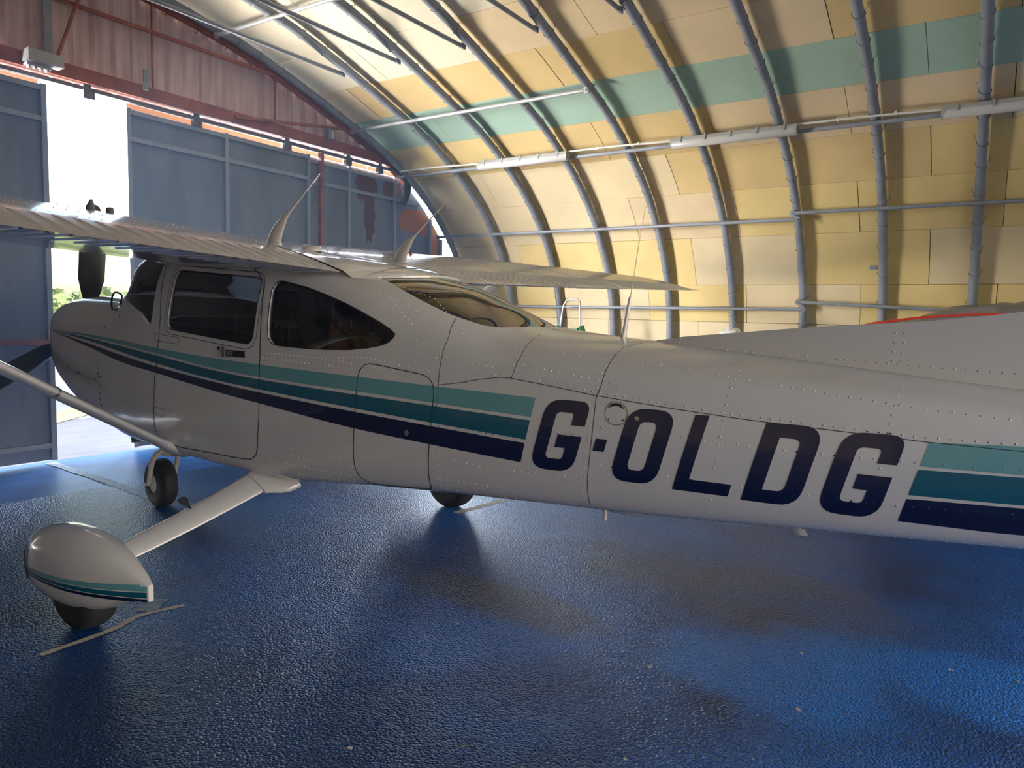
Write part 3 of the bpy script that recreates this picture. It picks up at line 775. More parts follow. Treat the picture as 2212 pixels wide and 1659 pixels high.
def expand(poly, d):
    cx = sum(a for a, b in poly)/len(poly); cz = sum(b for a, b in poly)/len(poly); n = len(poly); out = []
    ar = sum(poly[i-1][0]*poly[i][1]-poly[i][0]*poly[i-1][1] for i in range(n)); sg = 1 if ar > 0 else -1
    for i in range(n):
        a = Vector(poly[i-1]); b = Vector(poly[(i+1) % n]); t = (b-a).normalized(); nn = Vector((t.y, -t.x))*sg
        out.append((poly[i][0]+nn.x*d, poly[i][1]+nn.y*d))
    return out
inner_rings = [section(x, .022, 2) for x in [-1.28+.08*i for i in range(41)]]
outer = bpy.data.objects.new('fuselage', OUT.copy()); COL.objects.link(outer)
inner = bpy.data.objects.new('inner', loft_mesh(inner_rings)); COL.objects.link(inner)
boolean(outer, inner); bpy.context.view_layer.update(); apply_mods(outer)
cut = []
def door_part(poly, windows, name):
    d = bpy.data.objects.new(name, outer.data.copy()); COL.objects.link(d)
    c = prism(expand(poly, -.0022), -1.2, -.25); boolean(d, c, 'INTERSECT'); cut.append(c)
    for w in windows: c = prism(w, -1.2, 1.2); boolean(d, c); cut.append(c)
    bpy.context.view_layer.update(); apply_mods(d); return d
door = door_part(DOOR, [DWIN], 'cabin_door')
bag = door_part(BAG, [], 'baggage_door')
cs = [prism(expand(DOOR, .0022), -1.2, -.25), prism(expand(BAG, .0022), -1.2, -.25), prism(DWIN, .2, 1.2), prism(QWIN, -1.2, 1.2), prism(WIND, -1.2, 1.2)]
# rear window: cut from above, outline in plan (X,Y) mirrored
RW = rounded([(.845, -.345), (1.123, -.372), (1.357, -.362), (1.55, -.315), (1.70, -.08), (1.70, .08), (1.55, .315), (1.357, .362), (1.123, .372), (.845, .345), (1.0, .15), (1.0, -.15)], [.02, .15, .15, .08, .08, .08, .08, .15, .15, .02, .2, .2])
def vprism(poly, z0, z1):
    mb = MB(); n = len(poly); mb.v = [(a, b, z0) for a, b in poly]+[(a, b, z1) for a, b in poly]
    mb.f = [tuple(range(n)), tuple(range(2*n-1, n-1, -1))]+[(i, (i+1) % n, n+(i+1) % n, n+i) for i in range(n)]
    return mb.build('cut', M['white'], None, 0)
cs.append(vprism(RW, 1.28, 2.3))
for c in cs: boolean(outer, c); cut.append(c)
bpy.context.view_layer.update(); apply_mods(outer)
for c in cut: bpy.data.objects.remove(c)
bpy.data.objects.remove(inner)
# smooth normals of the skin taken from the uncut loft
vn = [v.normal.copy() for v in OUT.vertices]
def fix_normals(o):
    me = o.data; me.materials.clear(); me.materials.append(M['white'])
    for p_ in me.polygons: p_.use_smooth = True
    cache = {}
    for v in me.vertices:
        h = BV.find_nearest(v.co)
        if h[3] < 3e-4:
            pl = OUT.polygons[h[2]]; w = []; 
            for vi in pl.vertices: w.append((1/(1e-5+(OUT.vertices[vi].co-v.co).length), vn[vi]))
            s_ = Vector((0, 0, 0))
            for a, b in w: s_ += b*a
            cache[v.index] = s_.normalized()
    nl = []
    for p_ in me.polygons:
        for li in p_.loop_indices:
            vi = me.loops[li].vertex_index; c = cache.get(vi)
            nl.append(c if c is not None and c.dot(p_.normal) > .6 else p_.normal)
    me.normals_split_custom_set([tuple(n) for n in nl])
for o in (outer, door, bag): fix_normals(o); o.parent = plane
door['label'] = 'pilot door with framed window and flush handle'; bag['label'] = 'rounded baggage door behind the cabin'

# panes: skin patches set 9 mm inwards, reaching under the frames
def inside(poly, a, b):
    c = False; n = len(poly); j = n-1
    for i in range(n):
        xi, yi = poly[i]; xj, yj = poly[j]
        if (yi > b) != (yj > b) and a < (xj-xi)*(b-yi)/(yj-yi)+xi: c = not c
        j = i
    return c
FX = []; x = -1.75
while x < 1.8: FX.append(x); x += .02
FR = [section(x, .009, 4) for x in FX]
def pane(test, name, parent, side=0, m='glass'):
    mb = MB(); idx = {}; n = len(FR[0])
    for i in range(len(FX)-1):
        for k in range(n):
            q = (FR[i][k], FR[i][(k+1) % n], FR[i+1][(k+1) % n], FR[i+1][k]); c = (q[0]+q[2])/2
            if side and c.y*side < .05: continue
            if test(c):
                f = []
                for (ii, kk) in ((i, k), (i, (k+1) % n), (i+1, (k+1) % n), (i+1, k)):
                    if (ii, kk) not in idx: idx[(ii, kk)] = len(mb.v); mb.v.append(tuple(FR[ii][kk]))
                    f.append(idx[(ii, kk)])
                mb.f.append(tuple(f))
    return P(mb, name, M[m], parent, 80)
for (poly, nm) in ((DWIN, 'door_window'), (QWIN, 'rear_side_window')):
    ex = expand(poly, .022)
    for sd in (-1, 1): pane(lambda c: inside(ex, c.x, c.z), nm, door if (nm == 'door_window' and sd < 0) else plane, sd)
ex = expand(WIND, .018); pane(lambda c: inside(ex, c.x, c.z), 'windshield', plane, m='front_glass')
ex2 = expand(RW, .02); pane(lambda c: inside(ex2, c.x, c.y) and c.z > 1.3, 'rear_window', plane, m='rear_glass')

# ---- ribbons of paint and lines following the skin
def skin_ribbon(name, xs, zu, zl, m, parent, off=.0012, sides=(-1, 1), ends=None, nz=6):
    for sd in sides:
        mb = MB(); rg = []
        for i, x in enumerate(xs):
            r_ = []
            for k in range(nz+1):
                z = zl[i]+(zu[i]-zl[i])*k/nz
                xx = x
                if ends:    # slanted end: shift by height
                    (xa, sa, wa), (xb, sb, wb) = ends
                    if wa and abs(x-xa) < 1e-6: xx = x+sa*(z-zl[i])
                    if wb and abs(x-xb) < 1e-6: xx = x+sb*(z-zl[i])
                p_, n_ = surf(xx, z, sd); r_.append(p_+n_*off)
            rg.append(r_)
        mb.loft(rg, cap=False, closed=False); P(mb, name, M[m], parent, 60)
def skin_line(pts, w, m, name='panel_seam', parent=None, sides=(-1,), h=.0012, closed=False, step=.02):
    """thin raised seam along (X,Z) polyline"""
    for sd in sides:
        q = [Vector((a, b)) for a, b in pts]
        if closed: q.append(q[0])
        d = [q[0]]
        for a, b in zip(q[:-1], q[1:]):
            k = max(1, int((b-a).length/step))
            for i in range(1, k+1): d.append(a.lerp(b, i/k))
        mb = MB(); L = []
        for i, p_ in enumerate(d):
            t = (d[min(i+1, len(d)-1)]-d[max(i-1, 0)]).normalized(); n2 = Vector((-t.y, t.x))*w/2
            a, na = surf(p_.x+n2.x, p_.y+n2.y, sd); b, nb = surf(p_.x-n2.x, p_.y-n2.y, sd)
            L.append([a+na*h, b+nb*h])
        mb.loft(L, cap=False, closed=False); P(mb, name, M[m], parent or plane, 60)
RIV = MB()
def rivet(p_, n_, r=.0038, h=.0024):
    x = n_.orthogonal().normalized(); y = n_.cross(x); b = len(RIV.v)
    for rr_, hh in ((r, -.0005), (r*.75, h*.7)):
        for k in range(6):
            a = pi*k/3; RIV.v.append(tuple(p_+x*cos(a)*rr_+y*sin(a)*rr_+n_*hh))
    RIV.v.append(tuple(p_+n_*h))
    for k in range(6):
        RIV.f.append((b+k, b+(k+1) % 6, b+6+(k+1) % 6, b+6+k)); RIV.f.append((b+6+k, b+6+(k+1) % 6, b+12))
def rivets(pts, sp=.028, side=-1, jitter=0):
    q = [Vector((a, b)) for a, b in pts]; carry = 0
    for a, b in zip(q[:-1], q[1:]):
        L = (b-a).length; d = carry
        while d < L:
            p_ = a.lerp(b, d/L); h, n_ = surf(p_.x, p_.y, side); rivet(h, n_); d += sp
        carry = d-L
# ------------------------------------------------------------------ paint stripes
SX = [-2.40, -2.329, -2.181, -1.826, -1.462, -1.136, -.708, -.159, .231, .918, 1.345, 1.85]
LT = [1.310, 1.308, 1.302, 1.298, 1.284, 1.270, 1.241, 1.212, 1.199, 1.180, 1.166, 1.153]
LB = [1.309, 1.304, 1.296, 1.285, 1.266, 1.243, 1.209, 1.157, 1.133, 1.109, 1.091, 1.071]
MT = [1.308, 1.303, 1.294, 1.279, 1.257, 1.232, 1.196, 1.145, 1.121, 1.093, 1.077, 1.056]
MBt = [1.3075, 1.302, 1.291, 1.266, 1.234, 1.195, 1.148, 1.094, 1.068, 1.026, 1.000, .973]
DT = [1.307, 1.300, 1.286, 1.250, 1.213, 1.175, 1.129, 1.081, 1.052, 1.009, .984, .957]
DB = [1.3065, 1.298, 1.279, 1.234, 1.182, 1.131, 1.090, 1.030, .994, .928, .900, .872]
def dense(a, b, st=.05):
    n = max(2, int((b-a)/st)); return [a+(b-a)*i/n for i in range(n+1)]
SLANT = (1.872-1.809)/(1.153-.873)
for nm, mt_, T_, B_ in (('light_teal_stripe', 'light_teal', LT, LB), ('teal_stripe', 'teal', MT, MBt), ('navy_stripe', 'navy', DT, DB)):
    xe = 1.809+SLANT*(B_[-1]-.873)
    segs = [(-2.42, -.79), (-.79, .2), (.2, .9), (.9, xe)]
    xs = dense(-2.40, xe)
    skin_ribbon(nm, xs, [smooth_interp(x, SX, T_) for x in xs], [smooth_interp(x, SX, B_) for x in xs], mt_, plane, ends=((-99, 0, 0), (xe, SLANT, 1)))
SL2 = .235
for nm, mt_, zt0, zb0, zt1, zb1 in (('light_teal_stripe', 'light_teal', 1.115, 1.035, 1.128, 1.040), ('teal_stripe', 'teal', 1.023, .936, 1.031, .944), ('navy_stripe', 'navy', .922, .841, .933, .844)):
    x0 = 3.208+(3.26-3.208)/(1.035-.841)*(zb0-.841); xs = dense(x0, 5.0)
    f_ = lambda x, a, b: a+(b-a)*min(1, (x-x0)/.27)+max(0, x-x0-.27)*.055
    skin_ribbon(nm, xs, [f_(x, zt0, zt1) for x in xs], [f_(x, zb0, zb1) for x in xs], mt_, plane, ends=((x0, .262, 1), (-99, 0, 0)))
# door and baggage door gaps cut through the stripes: dark seam strips over the gap
M['seam'] = mat('seam_shadow_rubber', (.03, .03, .035), .8)
skin_line(DOOR[::-1], .0042, 'seam', 'door_seal', closed=True, h=.0016)
skin_line(BAG, .0036, 'seam', 'door_seal', closed=True, h=.0016)
skin_line(expand(DWIN, .028), .0035, 'seam', 'window_frame_seam', parent=door, closed=True)
skin_line(QWIN, .006, 'dark', 'window_seal', closed=True, h=.001)
skin_line(DWIN, .006, 'dark', 'window_seal', parent=door, closed=True, h=.001)

# ------------------------------------------------------------------ registration letters G-OLDG
def letter(name, outlines, x0, z0, h, sl, rise, side=-1, parent=None):
    """outlines in unit letter space (u to the right, v up), first is outer, rest holes"""
    cu = bpy.data.curves.new('c', 'CURVE'); cu.dimensions = '2D'; cu.fill_mode = 'BOTH'
    for o_ in outlines:
        sp = cu.splines.new('POLY'); sp.points.add(len(o_)-1)
        for i, (u, v) in enumerate(o_): sp.points[i].co = (u*h, v*h, 0, 1)
        sp.use_cyclic_u = True
    ob = bpy.data.objects.new('c', cu); COL.objects.link(ob); bpy.context.view_layer.update()
    me = bpy.data.meshes.new_from_object(ob.evaluated_get(bpy.context.evaluated_depsgraph_get())); bpy.data.objects.remove(ob)
    bm = bmesh.new(); bm.from_mesh(me)
    W_ = max(v.co.x for v in bm.verts)
    k = .02
    while k < W_: bmesh.ops.bisect_plane(bm, geom=bm.verts[:]+bm.edges[:]+bm.faces[:], plane_co=(k, 0, 0), plane_no=(1, 0, 0)); k += .02
    k = .012
    while k < h: bmesh.ops.bisect_plane(bm, geom=bm.verts[:]+bm.edges[:]+bm.faces[:], plane_co=(0, k, 0), plane_no=(0, 1, 0)); k += .012
    for v in bm.verts:
        u, w = v.co.x, v.co.y
        if side > 0: u = u
        p_, n_ = surf(x0+u+w*sl, z0+w+u*rise, side); v.co = p_+n_*.0016
    me2 = bpy.data.meshes.new(name); bm.to_mesh(me2); bm.free(); me2.materials.append(M['navy'])
    for p_ in me2.polygons: p_.use_smooth = True
    o = bpy.data.objects.new(name, me2); COL.objects.link(o); o.parent = parent or plane; return o
def g_shape(w, t=.20, th=.17, R=.24):
    return [rounded([(w, .66), (w, 1), (0, 1), (0, 0), (w, 0), (w, .515), (w*.46, .515), (w*.46, .335), (w-t, .335), (w-t, th), (t, th), (t, 1-th), (w-t, 1-th), (w-t, .66)],
            [0, R, R, R, R, 0, 0, 0, 0, .06, .07, .07, .06, 0])]
def o_shape(w, t=.20, th=.17, R=.24):
    return [rounded([(0, 0), (w, 0), (w, 1), (0, 1)], R), rounded([(t, th), (w-t, th), (w-t, 1-th), (t, 1-th)], .09)]
def d_shape(w, t=.205, th=.17): return [rounded([(0, 0), (w, 0), (w, 1), (0, 1)], [0, .25, .25, 0]), rounded([(t, th), (w-t, th), (w-t, 1-th), (t, 1-th)], [.0, .09, .09, 0])]
def l_shape(w, t=.175, th=.16): return [[(0, 0), (w, 0), (w, th), (t, th), (t, 1), (0, 1)]]
LSL = .262
def L_(nm, shape, x0, z0, h, rise=0.0): letter(nm, shape, x0, z0, h, LSL, rise)
L_('letter_g', g_shape(.66), 1.850, .859, .295)
L_('letter_dash', [[(0, 0), (.16, 0), (.16, .17), (0, .17)]], 2.132, .961, .298)
L_('letter_o', o_shape(.635), 2.202, .853, .293)
L_('letter_l', l_shape(.70), 2.455, .848, .293)
L_('letter_d', d_shape(.655), 2.706, .843, .292)
L_('letter_g', g_shape(.65), 2.956, .838, .291)
for nm, shp, x0 in (('letter_g', g_shape(.6), 3.14), ('letter_dash', [[(0, 0), (.16, 0), (.16, .17), (0, .17)]], 3.05), ('letter_o', o_shape(.6), 2.83), ('letter_l', l_shape(.7), 2.60), ('letter_d', d_shape(.655), 2.36), ('letter_g', g_shape(.635), 2.12)):
    sh = [[(-(u), v) for u, v in o_] for o_ in shp]
    letter(nm, [[(u+.7, v) for u, v in o_] for o_ in sh], x0-.205+0, .85, .293, -LSL*0, 0, side=1)

# ------------------------------------------------------------------ panel seams and rivets
seam = lambda pts, w=.0026, nm='panel_seam': skin_line(pts, w, 'seam', nm)
seam([(1.372, 1.465), (1.398, 1.382), (1.388, 1.238), (1.382, 1.10), (1.378, 1.075), (1.362, 1.06), (1.345, 1.06)])
seam([(1.385, 1.172), (1.513, 1.192), (1.60, 1.212), (1.70, 1.226), (1.75, 1.2255), (1.957, 1.203), (2.141, 1.181), (2.439, 1.156), (2.692, 1.139), (2.997, 1.127), (3.271, 1.116), (3.517, 1.113), (4.4, 1.15)])
seam([(1.737, 1.43), (1.753, 1.384), (1.765, 1.317), (1.755, 1.239), (1.748, 1.228)])
seam([(2.184, 1.387), (2.149, 1.366), (2.157, 1.299), (2.154, 1.227), (2.138, 1.172), (2.127, 1.004), (2.112, .851), (2.105, .727), (2.13, .66)])
seam([(-1.478, 1.182), (-1.50, .95), (-1.512, .82)]); seam([(-1.475, 1.02), (-1.60, .99), (-1.9, 1.02), (-2.2, 1.09)])
seam([(-.70, 1.20), (-.733, 1.05), (-.766, .90), (-.79, .76), (-.77, .66)], .002)
# door hinges
for pts in ([(-.744, 1.287), (-.756, 1.329), (-.50, 1.313), (-.484, 1.30), (-.486, 1.275), (-.744, 1.287)], [(-.776, .842), (-.765, .886), (-.66, .880), (-.648, .86), (-.668, .832), (-.776, .842)]):
    skin_line(pts, .0025, 'seam', 'hinge_outline')
# handle, lock, screws
def skin_patch(x0, x1, z0, z1, h, m, name, parent, side=-1, label=None):
    mb = MB(); c = []
    for (x, z) in ((x0, z0), (x1, z0), (x1, z1), (x0, z1)): p_, n_ = surf(x, z, side); c.append((p_, n_))
    mb.add([p_-n_*.003 for p_, n_ in c]+[p_+n_*h for p_, n_ in c], [(0, 1, 2, 3), (7, 6, 5, 4), (0, 4, 5, 1), (1, 5, 6, 2), (2, 6, 7, 3), (3, 7, 4, 0)])
    return P(mb, name, M[m], parent, 0, label=label)
M['grip'] = mat('handle_grey', (.16, .16, .18), .4)
skin_patch(-.075, -.045, 1.222, 1.282, .012, 'grip', 'door_handle', door, label='grey flush pull handle')
skin_patch(-.045, .115, 1.228, 1.264, .004, 'dark', 'handle_recess', door); skin_patch(-.035, .015, 1.233, 1.26, .006, 'grip', 'handle_plate', door)
def stud(x, z, r, m, name, parent, h=.004):
    p_, n_ = surf(x, z); mb = MB(); mb.lathe([(-.002, r), (h, r*.9), (h+.001, r*.5)], p_, n_, 12); return P(mb, name, M[m], parent, 30)
stud(-.113, 1.27, .011, 'dark', 'door_lock', door); stud(1.213, .939, .013, 'grip', 'baggage_lock', bag)
for x, z in ((-1.465, 1.02), (-1.50, 1.035), (-1.558, .985), (-1.47, .96), (-1.70, 1.0), (-1.82, 1.02), (-2.0, 1.045), (-2.2, 1.10), (-1.50, .90), (-1.505, .86), (-1.505, .82), (-1.40, 1.345), (-1.20, 1.42)):
    stud(x, z, .007, 'dark', 'cowl_screw', plane, .002)
# inspection cover
mb = MB(); pts = []
for k in range(28):
    a = 2*pi*k/28; pts.append((2.224+.046*cos(a), 1.118+.046*sin(a)))
skin_line(pts, .002, 'seam', 'inspection_cover', closed=True, h=.0018)
skin_line([(2.224+.036*cos(a), 1.118+.036*sin(a)) for a in [radians(d) for d in range(50, 135, 8)]], .010, 'dark', 'cover_placard', h=.0022)
for a in (40, 140, 220, 320): stud(2.224+.038*cos(radians(a)), 1.118+.038*sin(radians(a)), .004, 'dark', 'cover_screw', plane, .001)
stud(2.309, 1.106, .010, 'alu', 'static_port', plane)
R_ = rivets
R_([(.265, 1.262), (.509, 1.258), (.703, 1.254), (.913, 1.238), (1.133, 1.218), (1.35, 1.20)]); R_([(.262, 1.236), (.51, 1.226), (.80, 1.222)])
R_([(.80, 1.262), (.86, 1.27), (1.0, 1.27), (1.15, 1.25), (1.36, 1.225)])
for dx in (.0,): R_([(.262, 1.24), (.258, 1.0), (.24, .75)], .04); R_([(.262, 1.62), (.258, 1.45), (.26, 1.25)], .022)
R_([(.902, 1.15), (.893, .98), (.882, .85), (.862, .70), (.85, .63)], .035)
R_([(1.40, 1.16), (1.395, .93), (1.37, .70)], .035)
R_([(1.40, 1.186), (1.513, 1.206), (1.62, 1.226), (1.735, 1.240)], .034); R_([(1.78, 1.237), (1.957, 1.216), (2.141, 1.194), (2.439, 1.169), (2.692, 1.152), (2.997, 1.140), (3.271, 1.129), (3.9, 1.14)], .034)
R_([(1.38, 1.30), (1.56, 1.275), (1.72, 1.262)], .034); R_([(1.79, 1.282), (1.957, 1.262), (2.12, 1.245)], .034); R_([(2.19, 1.232), (2.27, 1.222)], .034)
R_([(1.45, 1.404), (1.566, 1.372), (1.904, 1.338), (2.396, 1.308), (2.827, 1.262), (3.262, 1.217), (3.8, 1.19)], .038)
R_([(1.40, .845), (1.636, .826), (1.818, .832), (2.112, .841), (2.19, .85)], .034); R_([(1.36, .745), (1.50, .742), (1.70, .742)], .03)
R_([(2.167, .906), (2.705, .888), (3.152, .891), (3.8, .93)], .045); R_([(2.167, 1.060), (2.532, 1.050), (2.855, 1.040), (3.209, 1.045), (4, 1.07)], .04)
R_([(1.884, 1.017), (2.10, 1.017)], .032); R_([(1.5, .985), (1.83, .975)], .035)
for x0, b in ((1.352, 0), (1.72, .003), (2.115, .005), (2.62, 0), (3.15, 0)):
    R_([(x0+.02, 1.40-(x0-1.3)*.05), (x0+.03, 1.30), (x0+.02, 1.20), (x0-.005, 1.0), (x0-.02, .85), (x0-.03, .74)] if x0 > 1.9 else [(x0+.02, 1.40), (x0+.03, 1.30), (x0+.025, 1.24)], .03)
R_([(1.02, 1.56), (1.10, 1.50), (1.19, 1.44), (1.25, 1.35), (1.27, 1.28)], .03); R_([(.95, 1.59), (1.10, 1.535), (1.25, 1.47), (1.36, 1.42)], .032); R_([(1.15, 1.52), (1.25, 1.45), (1.33, 1.36), (1.37, 1.28)], .032)
R_([(.35, 1.675), (.60, 1.66), (.80, 1.60)], .04); R_([(1.0, 1.62), (1.2, 1.56), (1.32, 1.49)], .03)
R_([(.30, .70), (.50, .69), (.80, .685), (.85, .68)], .03); R_([(.35, .78), (.55, .775), (.83, .755)], .04); R_([(.42, .74), (.60, .735)], .03); R_([(.42, .64), (.84, .645)], .03)
R_([(-.70, .645), (-.2, .645), (.15, .645)], .028); R_([(-.62, .615), (.0, .625)], .03); R_([(1.4, .69), (2.1, .70), (2.9, .75), (3.6, .80)], .05)
RO = P(RIV, 'rivets', M['white'], plane, 80, kind='stuff')
dv = []; df = []; dm = []
MI = {'light_teal_paint': 1, 'teal_paint': 2, 'navy_paint': 3}
for ch in plane.children:
    if ch.type == 'MESH' and (ch.name.split('.')[0].endswith('_stripe') or ch.name.startswith('letter_')):
        b_ = len(dv); dv += [tuple(v.co+ch.location) for v in ch.data.vertices]
        for p_ in ch.data.polygons: df.append(tuple(b_+i for i in p_.vertices)); dm.append(MI[ch.data.materials[0].name])
DBV = BVHTree.FromPolygons(dv, df)
for k in ('light_teal', 'teal', 'navy'): RO.data.materials.append(M[k])
for p_ in RO.data.polygons:
    h_ = DBV.find_nearest(p_.center, .006)
    if h_[0] is not None: p_.material_index = dm[h_[2]]

# ------------------------------------------------------------------ wing
def naca(t, n=26, m=.02, p_=.4):
    up = []; lo = []
    for i in range(n+1):
        x = .5*(1-cos(pi*i/n)); yt = 5*t*(.2969*x**.5-.126*x-.3516*x*x+.2843*x**3-.1036*x**4)
        yc = m/p_**2*(2*p_*x-x*x) if x < p_ else m/(1-p_)**2*((1-2*p_)+2*p_*x-x*x)
        th = atan2(2*m/p_**2*(p_-x) if x < p_ else 2*m/(1-p_)**2*(p_-x), 1)
        up.append((x-yt*sin(th), yc+yt*cos(th))); lo.append((x+yt*sin(th), yc-yt*cos(th)))
    return up, lo
WU, WL = naca(.133)
INC = radians(6.0)
def wing_frame(y):
    a = abs(y); ch = interp(a, [0, 2.55, 5.25, 5.5, 5.64], [1.63, 1.63, 1.22, 1.10, .80]); xle = interp(a, [0, 2.55, 5.25, 5.5, 5.64], [-.91, -.91, -.72, -.64, -.36])
    zte = 1.664+(.031*a if y > 0 else .038*a); th = interp(a, [0, 5.25, 5.5, 5.64], [1, .9, .5, .15]); zl = xle+ch
    zle = zte+(ch)*sin(INC)+ (1.63-ch)*0 + (.72-(xle+ch))*sin(INC)
    return xle, ch, zle, th
def wp(y, x, z):
    xle, ch, zle, th = wing_frame(y); X = x*ch; Z = z*ch*th
    return Vector((xle+X*cos(INC)+Z*sin(INC), y, zle-X*sin(INC)+Z*cos(INC)))
def upz(x):    # normalised upper surface height
    return interp(x, [a for a, b in WU], [b for a, b in WU])
def loz(x): return interp(x, [a for a, b in WL], [b for a, b in WL])
def wring(y, xa, xb, closed_te=True):
    """section of the aerofoil between chord fractions xa..xb"""
    n = 22; xs = [xa+(xb-xa)*(.5*(1-cos(pi*i/n)) if xa == 0 else i/n) for i in range(n+1)]
    return [wp(y, x, upz(x)) for x in xs]+[wp(y, x, loz(x)) for x in reversed(xs[(1 if xa == 0 else 0):(-1 if xb == 1 else None)])]
HX = .775
def build_wing(sd):
    nm = 'wing'
    mb = MB(); ys = [0.0, .25, .43]+dense(.45, 2.55, .35)[1:]+dense(2.55, 5.25, .3)[1:]
    mb.loft([wring(sd*y, 0, HX) for y in ys]); w = P(mb, nm, M['white'], plane, 40)
    mb = MB(); mb.loft([wring(sd*y, 0, 1) for y in (5.25, 5.35, 5.45, 5.52, 5.58, 5.64)]); P(mb, 'wing_tip', M['white'], w, 40)
    def surface(name, y0, y1, sp, bw, bh):
        mb = MB(); yy = dense(y0, y1, .4); off = .004
        def rg(y):
            n = 10; xs = [HX+.004+(1-HX-.004)*i/n for i in range(n+1)]
            return [wp(sd*y, x, upz(x)) for x in xs]+[wp(sd*y, x, loz(x)) for x in reversed(xs[:-1])]
        mb.loft([rg(y) for y in yy]); f = P(mb, name, M['white'], w, 40)
        y = y0+sp*.6; k = 0
        br = MB()
        while y < y1-sp*.4:
            L = []
            for i in range(7):
                x = HX+.012+(1-HX-.022)*i/6; fade = 0.2 if i in (0, 6) else 1
                a = wp(sd*(y-bw), x, upz(x)); b = wp(sd*y, x, upz(x)+bh*fade/1.63); c = wp(sd*(y+bw), x, upz(x)); L.append([a-Vector((0, 0, .001)), b, c-Vector((0, 0, .001))])
            br.loft(L, cap=False, closed=False)
            L = []
            for i in range(5):
                x = HX+.02+(1-HX-.03)*i/4
                a = wp(sd*(y-bw), x, loz(x)); b = wp(sd*y, x, loz(x)-bh*.8/1.63); c = wp(sd*(y+bw), x, loz(x)); L.append([a+Vector((0, 0, .001)), b, c+Vector((0, 0, .001))])
            br.loft(L, cap=False, closed=False)
            y += sp
        P(br, 'stiffening_beads', M['white'], f, 40, kind='stuff')
        return f
    surface('flap', .445, 3.03, .081, .010, .006); surface('aileron', 3.05, 5.23, .052, .006, .004)
    # rivet rows on upper skin
    for xf in (.22, .36, .5, .62, .74):
        y = .5
        while y < 5.2:
            a = wp(sd*y, xf, upz(xf)); b_ = wp(sd*y, xf+.01, upz(xf+.01)); t = (b_-a).normalized(); n_ = t.cross(Vector((0, 1, 0)));
            if n_.z < 0: n_ = -n_
            WR.v and None; _r(a, n_); y += .05
    for y in [.5+.4*i for i in range(12)]:
        xf = .1
        while xf < .76:
            a = wp(sd*y, xf, upz(xf)); b_ = wp(sd*y, xf+.01, upz(xf+.01)); t = (b_-a).normalized(); n_ = t.cross(Vector((0, 1, 0)))
            if n_.z < 0: n_ = -n_
            _r(a, n_); xf += .025
    # skin lap seam
    mb = MB(); L = []
    for y in dense(.45, 5.2, .3): L.append([wp(sd*y, .30, upz(.30)+.0012), wp(sd*y, .3018, upz(.3018)+.0012)])
    mb.loft(L, cap=False, closed=False); P(mb, 'panel_seam', M['seam'], w, 60)
    return w
WR = MB()
def _r(p_, n_):
    global RIV
    s_ = RIV; RIV = WR; rivet(p_, n_, .0034, .0018); RIV = s_
wl = build_wing(-1); wr = build_wing(1)
wl['label'] = 'near wing reaching out of the picture at left'; wr['label'] = 'far wing seen beyond the cabin roof'
P(WR, 'rivets', M['white'], wl, 80, kind='stuff')
# roof fairing between the flaps, aft of the spar
mb = MB(); rg = []
for i in range(13):
    x = .20+(.80-.20)*i/12; r = []
    zt_, _ = surf_top(x, 0); w_ = interp(x, [.2, .72, .80], [.443, .43, .41])
    for k in range(13):
        y = -w_+2*w_*k/12; xf = min(.998, (x+.91)/1.63); zw = wp(y, xf, upz(xf)).z if x < .72 else wp(y, .998, upz(.998)).z-(x-.72)*.9
        zs = surf_top(x, y)[0].z
        r.append(Vector((x, y, max(zw, zs)+.003)))
    rg.append(r)
mb.loft(rg, cap=False, closed=False); P(mb, 'roof_fairing', M['white'], plane, 60)
# wing struts
def strut(sd):
    a = Vector((-.70, sd*.52, .640)); b = Vector((-.42, sd*2.45, 1.74)); rg = []
    ax = (b-a).normalized(); fw = Vector((1, 0, 0)); fw = (fw-ax*fw.dot(ax)).normalized(); up = ax.cross(fw)
    for t, c in ((-.01, .6), (.03, 1.0), (.06, 1), (.5, 1), (.95, 1), (1.0, 1)):
        p_ = a.lerp(b, t); n = 20
        rg.append([p_+fw*(.074*c*cos(q))+up*(.029*c*sin(q)*(1-.25*cos(q))) for q in [2*pi*i/n for i in range(n)]])
    mb = MB(); mb.loft(rg); s_ = P(mb, 'wing_strut', M['white'], plane, 50)
    mb = MB(); p0 = a.lerp(b, 0)
    mb.loft([[a.lerp(b, t)+fw*(.085*c*cos(q)+dx)+up*(.035*c*sin(q)) for q in [2*pi*i/20 for i in range(20)]] for t, c, dx in ((-.035, .9, .03), (.0, 1.05, .015), (.035, .85, .0), (.05, .72, 0))]); P(mb, 'strut_fairing', M['white'], s_, 50)
    mb = MB(); p_ = a.lerp(b, .36); mb.loft([[p_+ax*dt+fw*(.077*cos(q))+up*(.0315*sin(q)) for q in [2*pi*i/20 for i in range(20)]] for dt in (0, .012)]); P(mb, 'strut_band', M['alu'], s_, 50)
    return s_
strut(-1); strut(1)

# ------------------------------------------------------------------ fin and tailplane
def foil(ch, t, n=10): 
    up, lo = naca(t, n, .0001, .4); return up+list(reversed(lo[1:-1]))
mb = MB(); rg = []
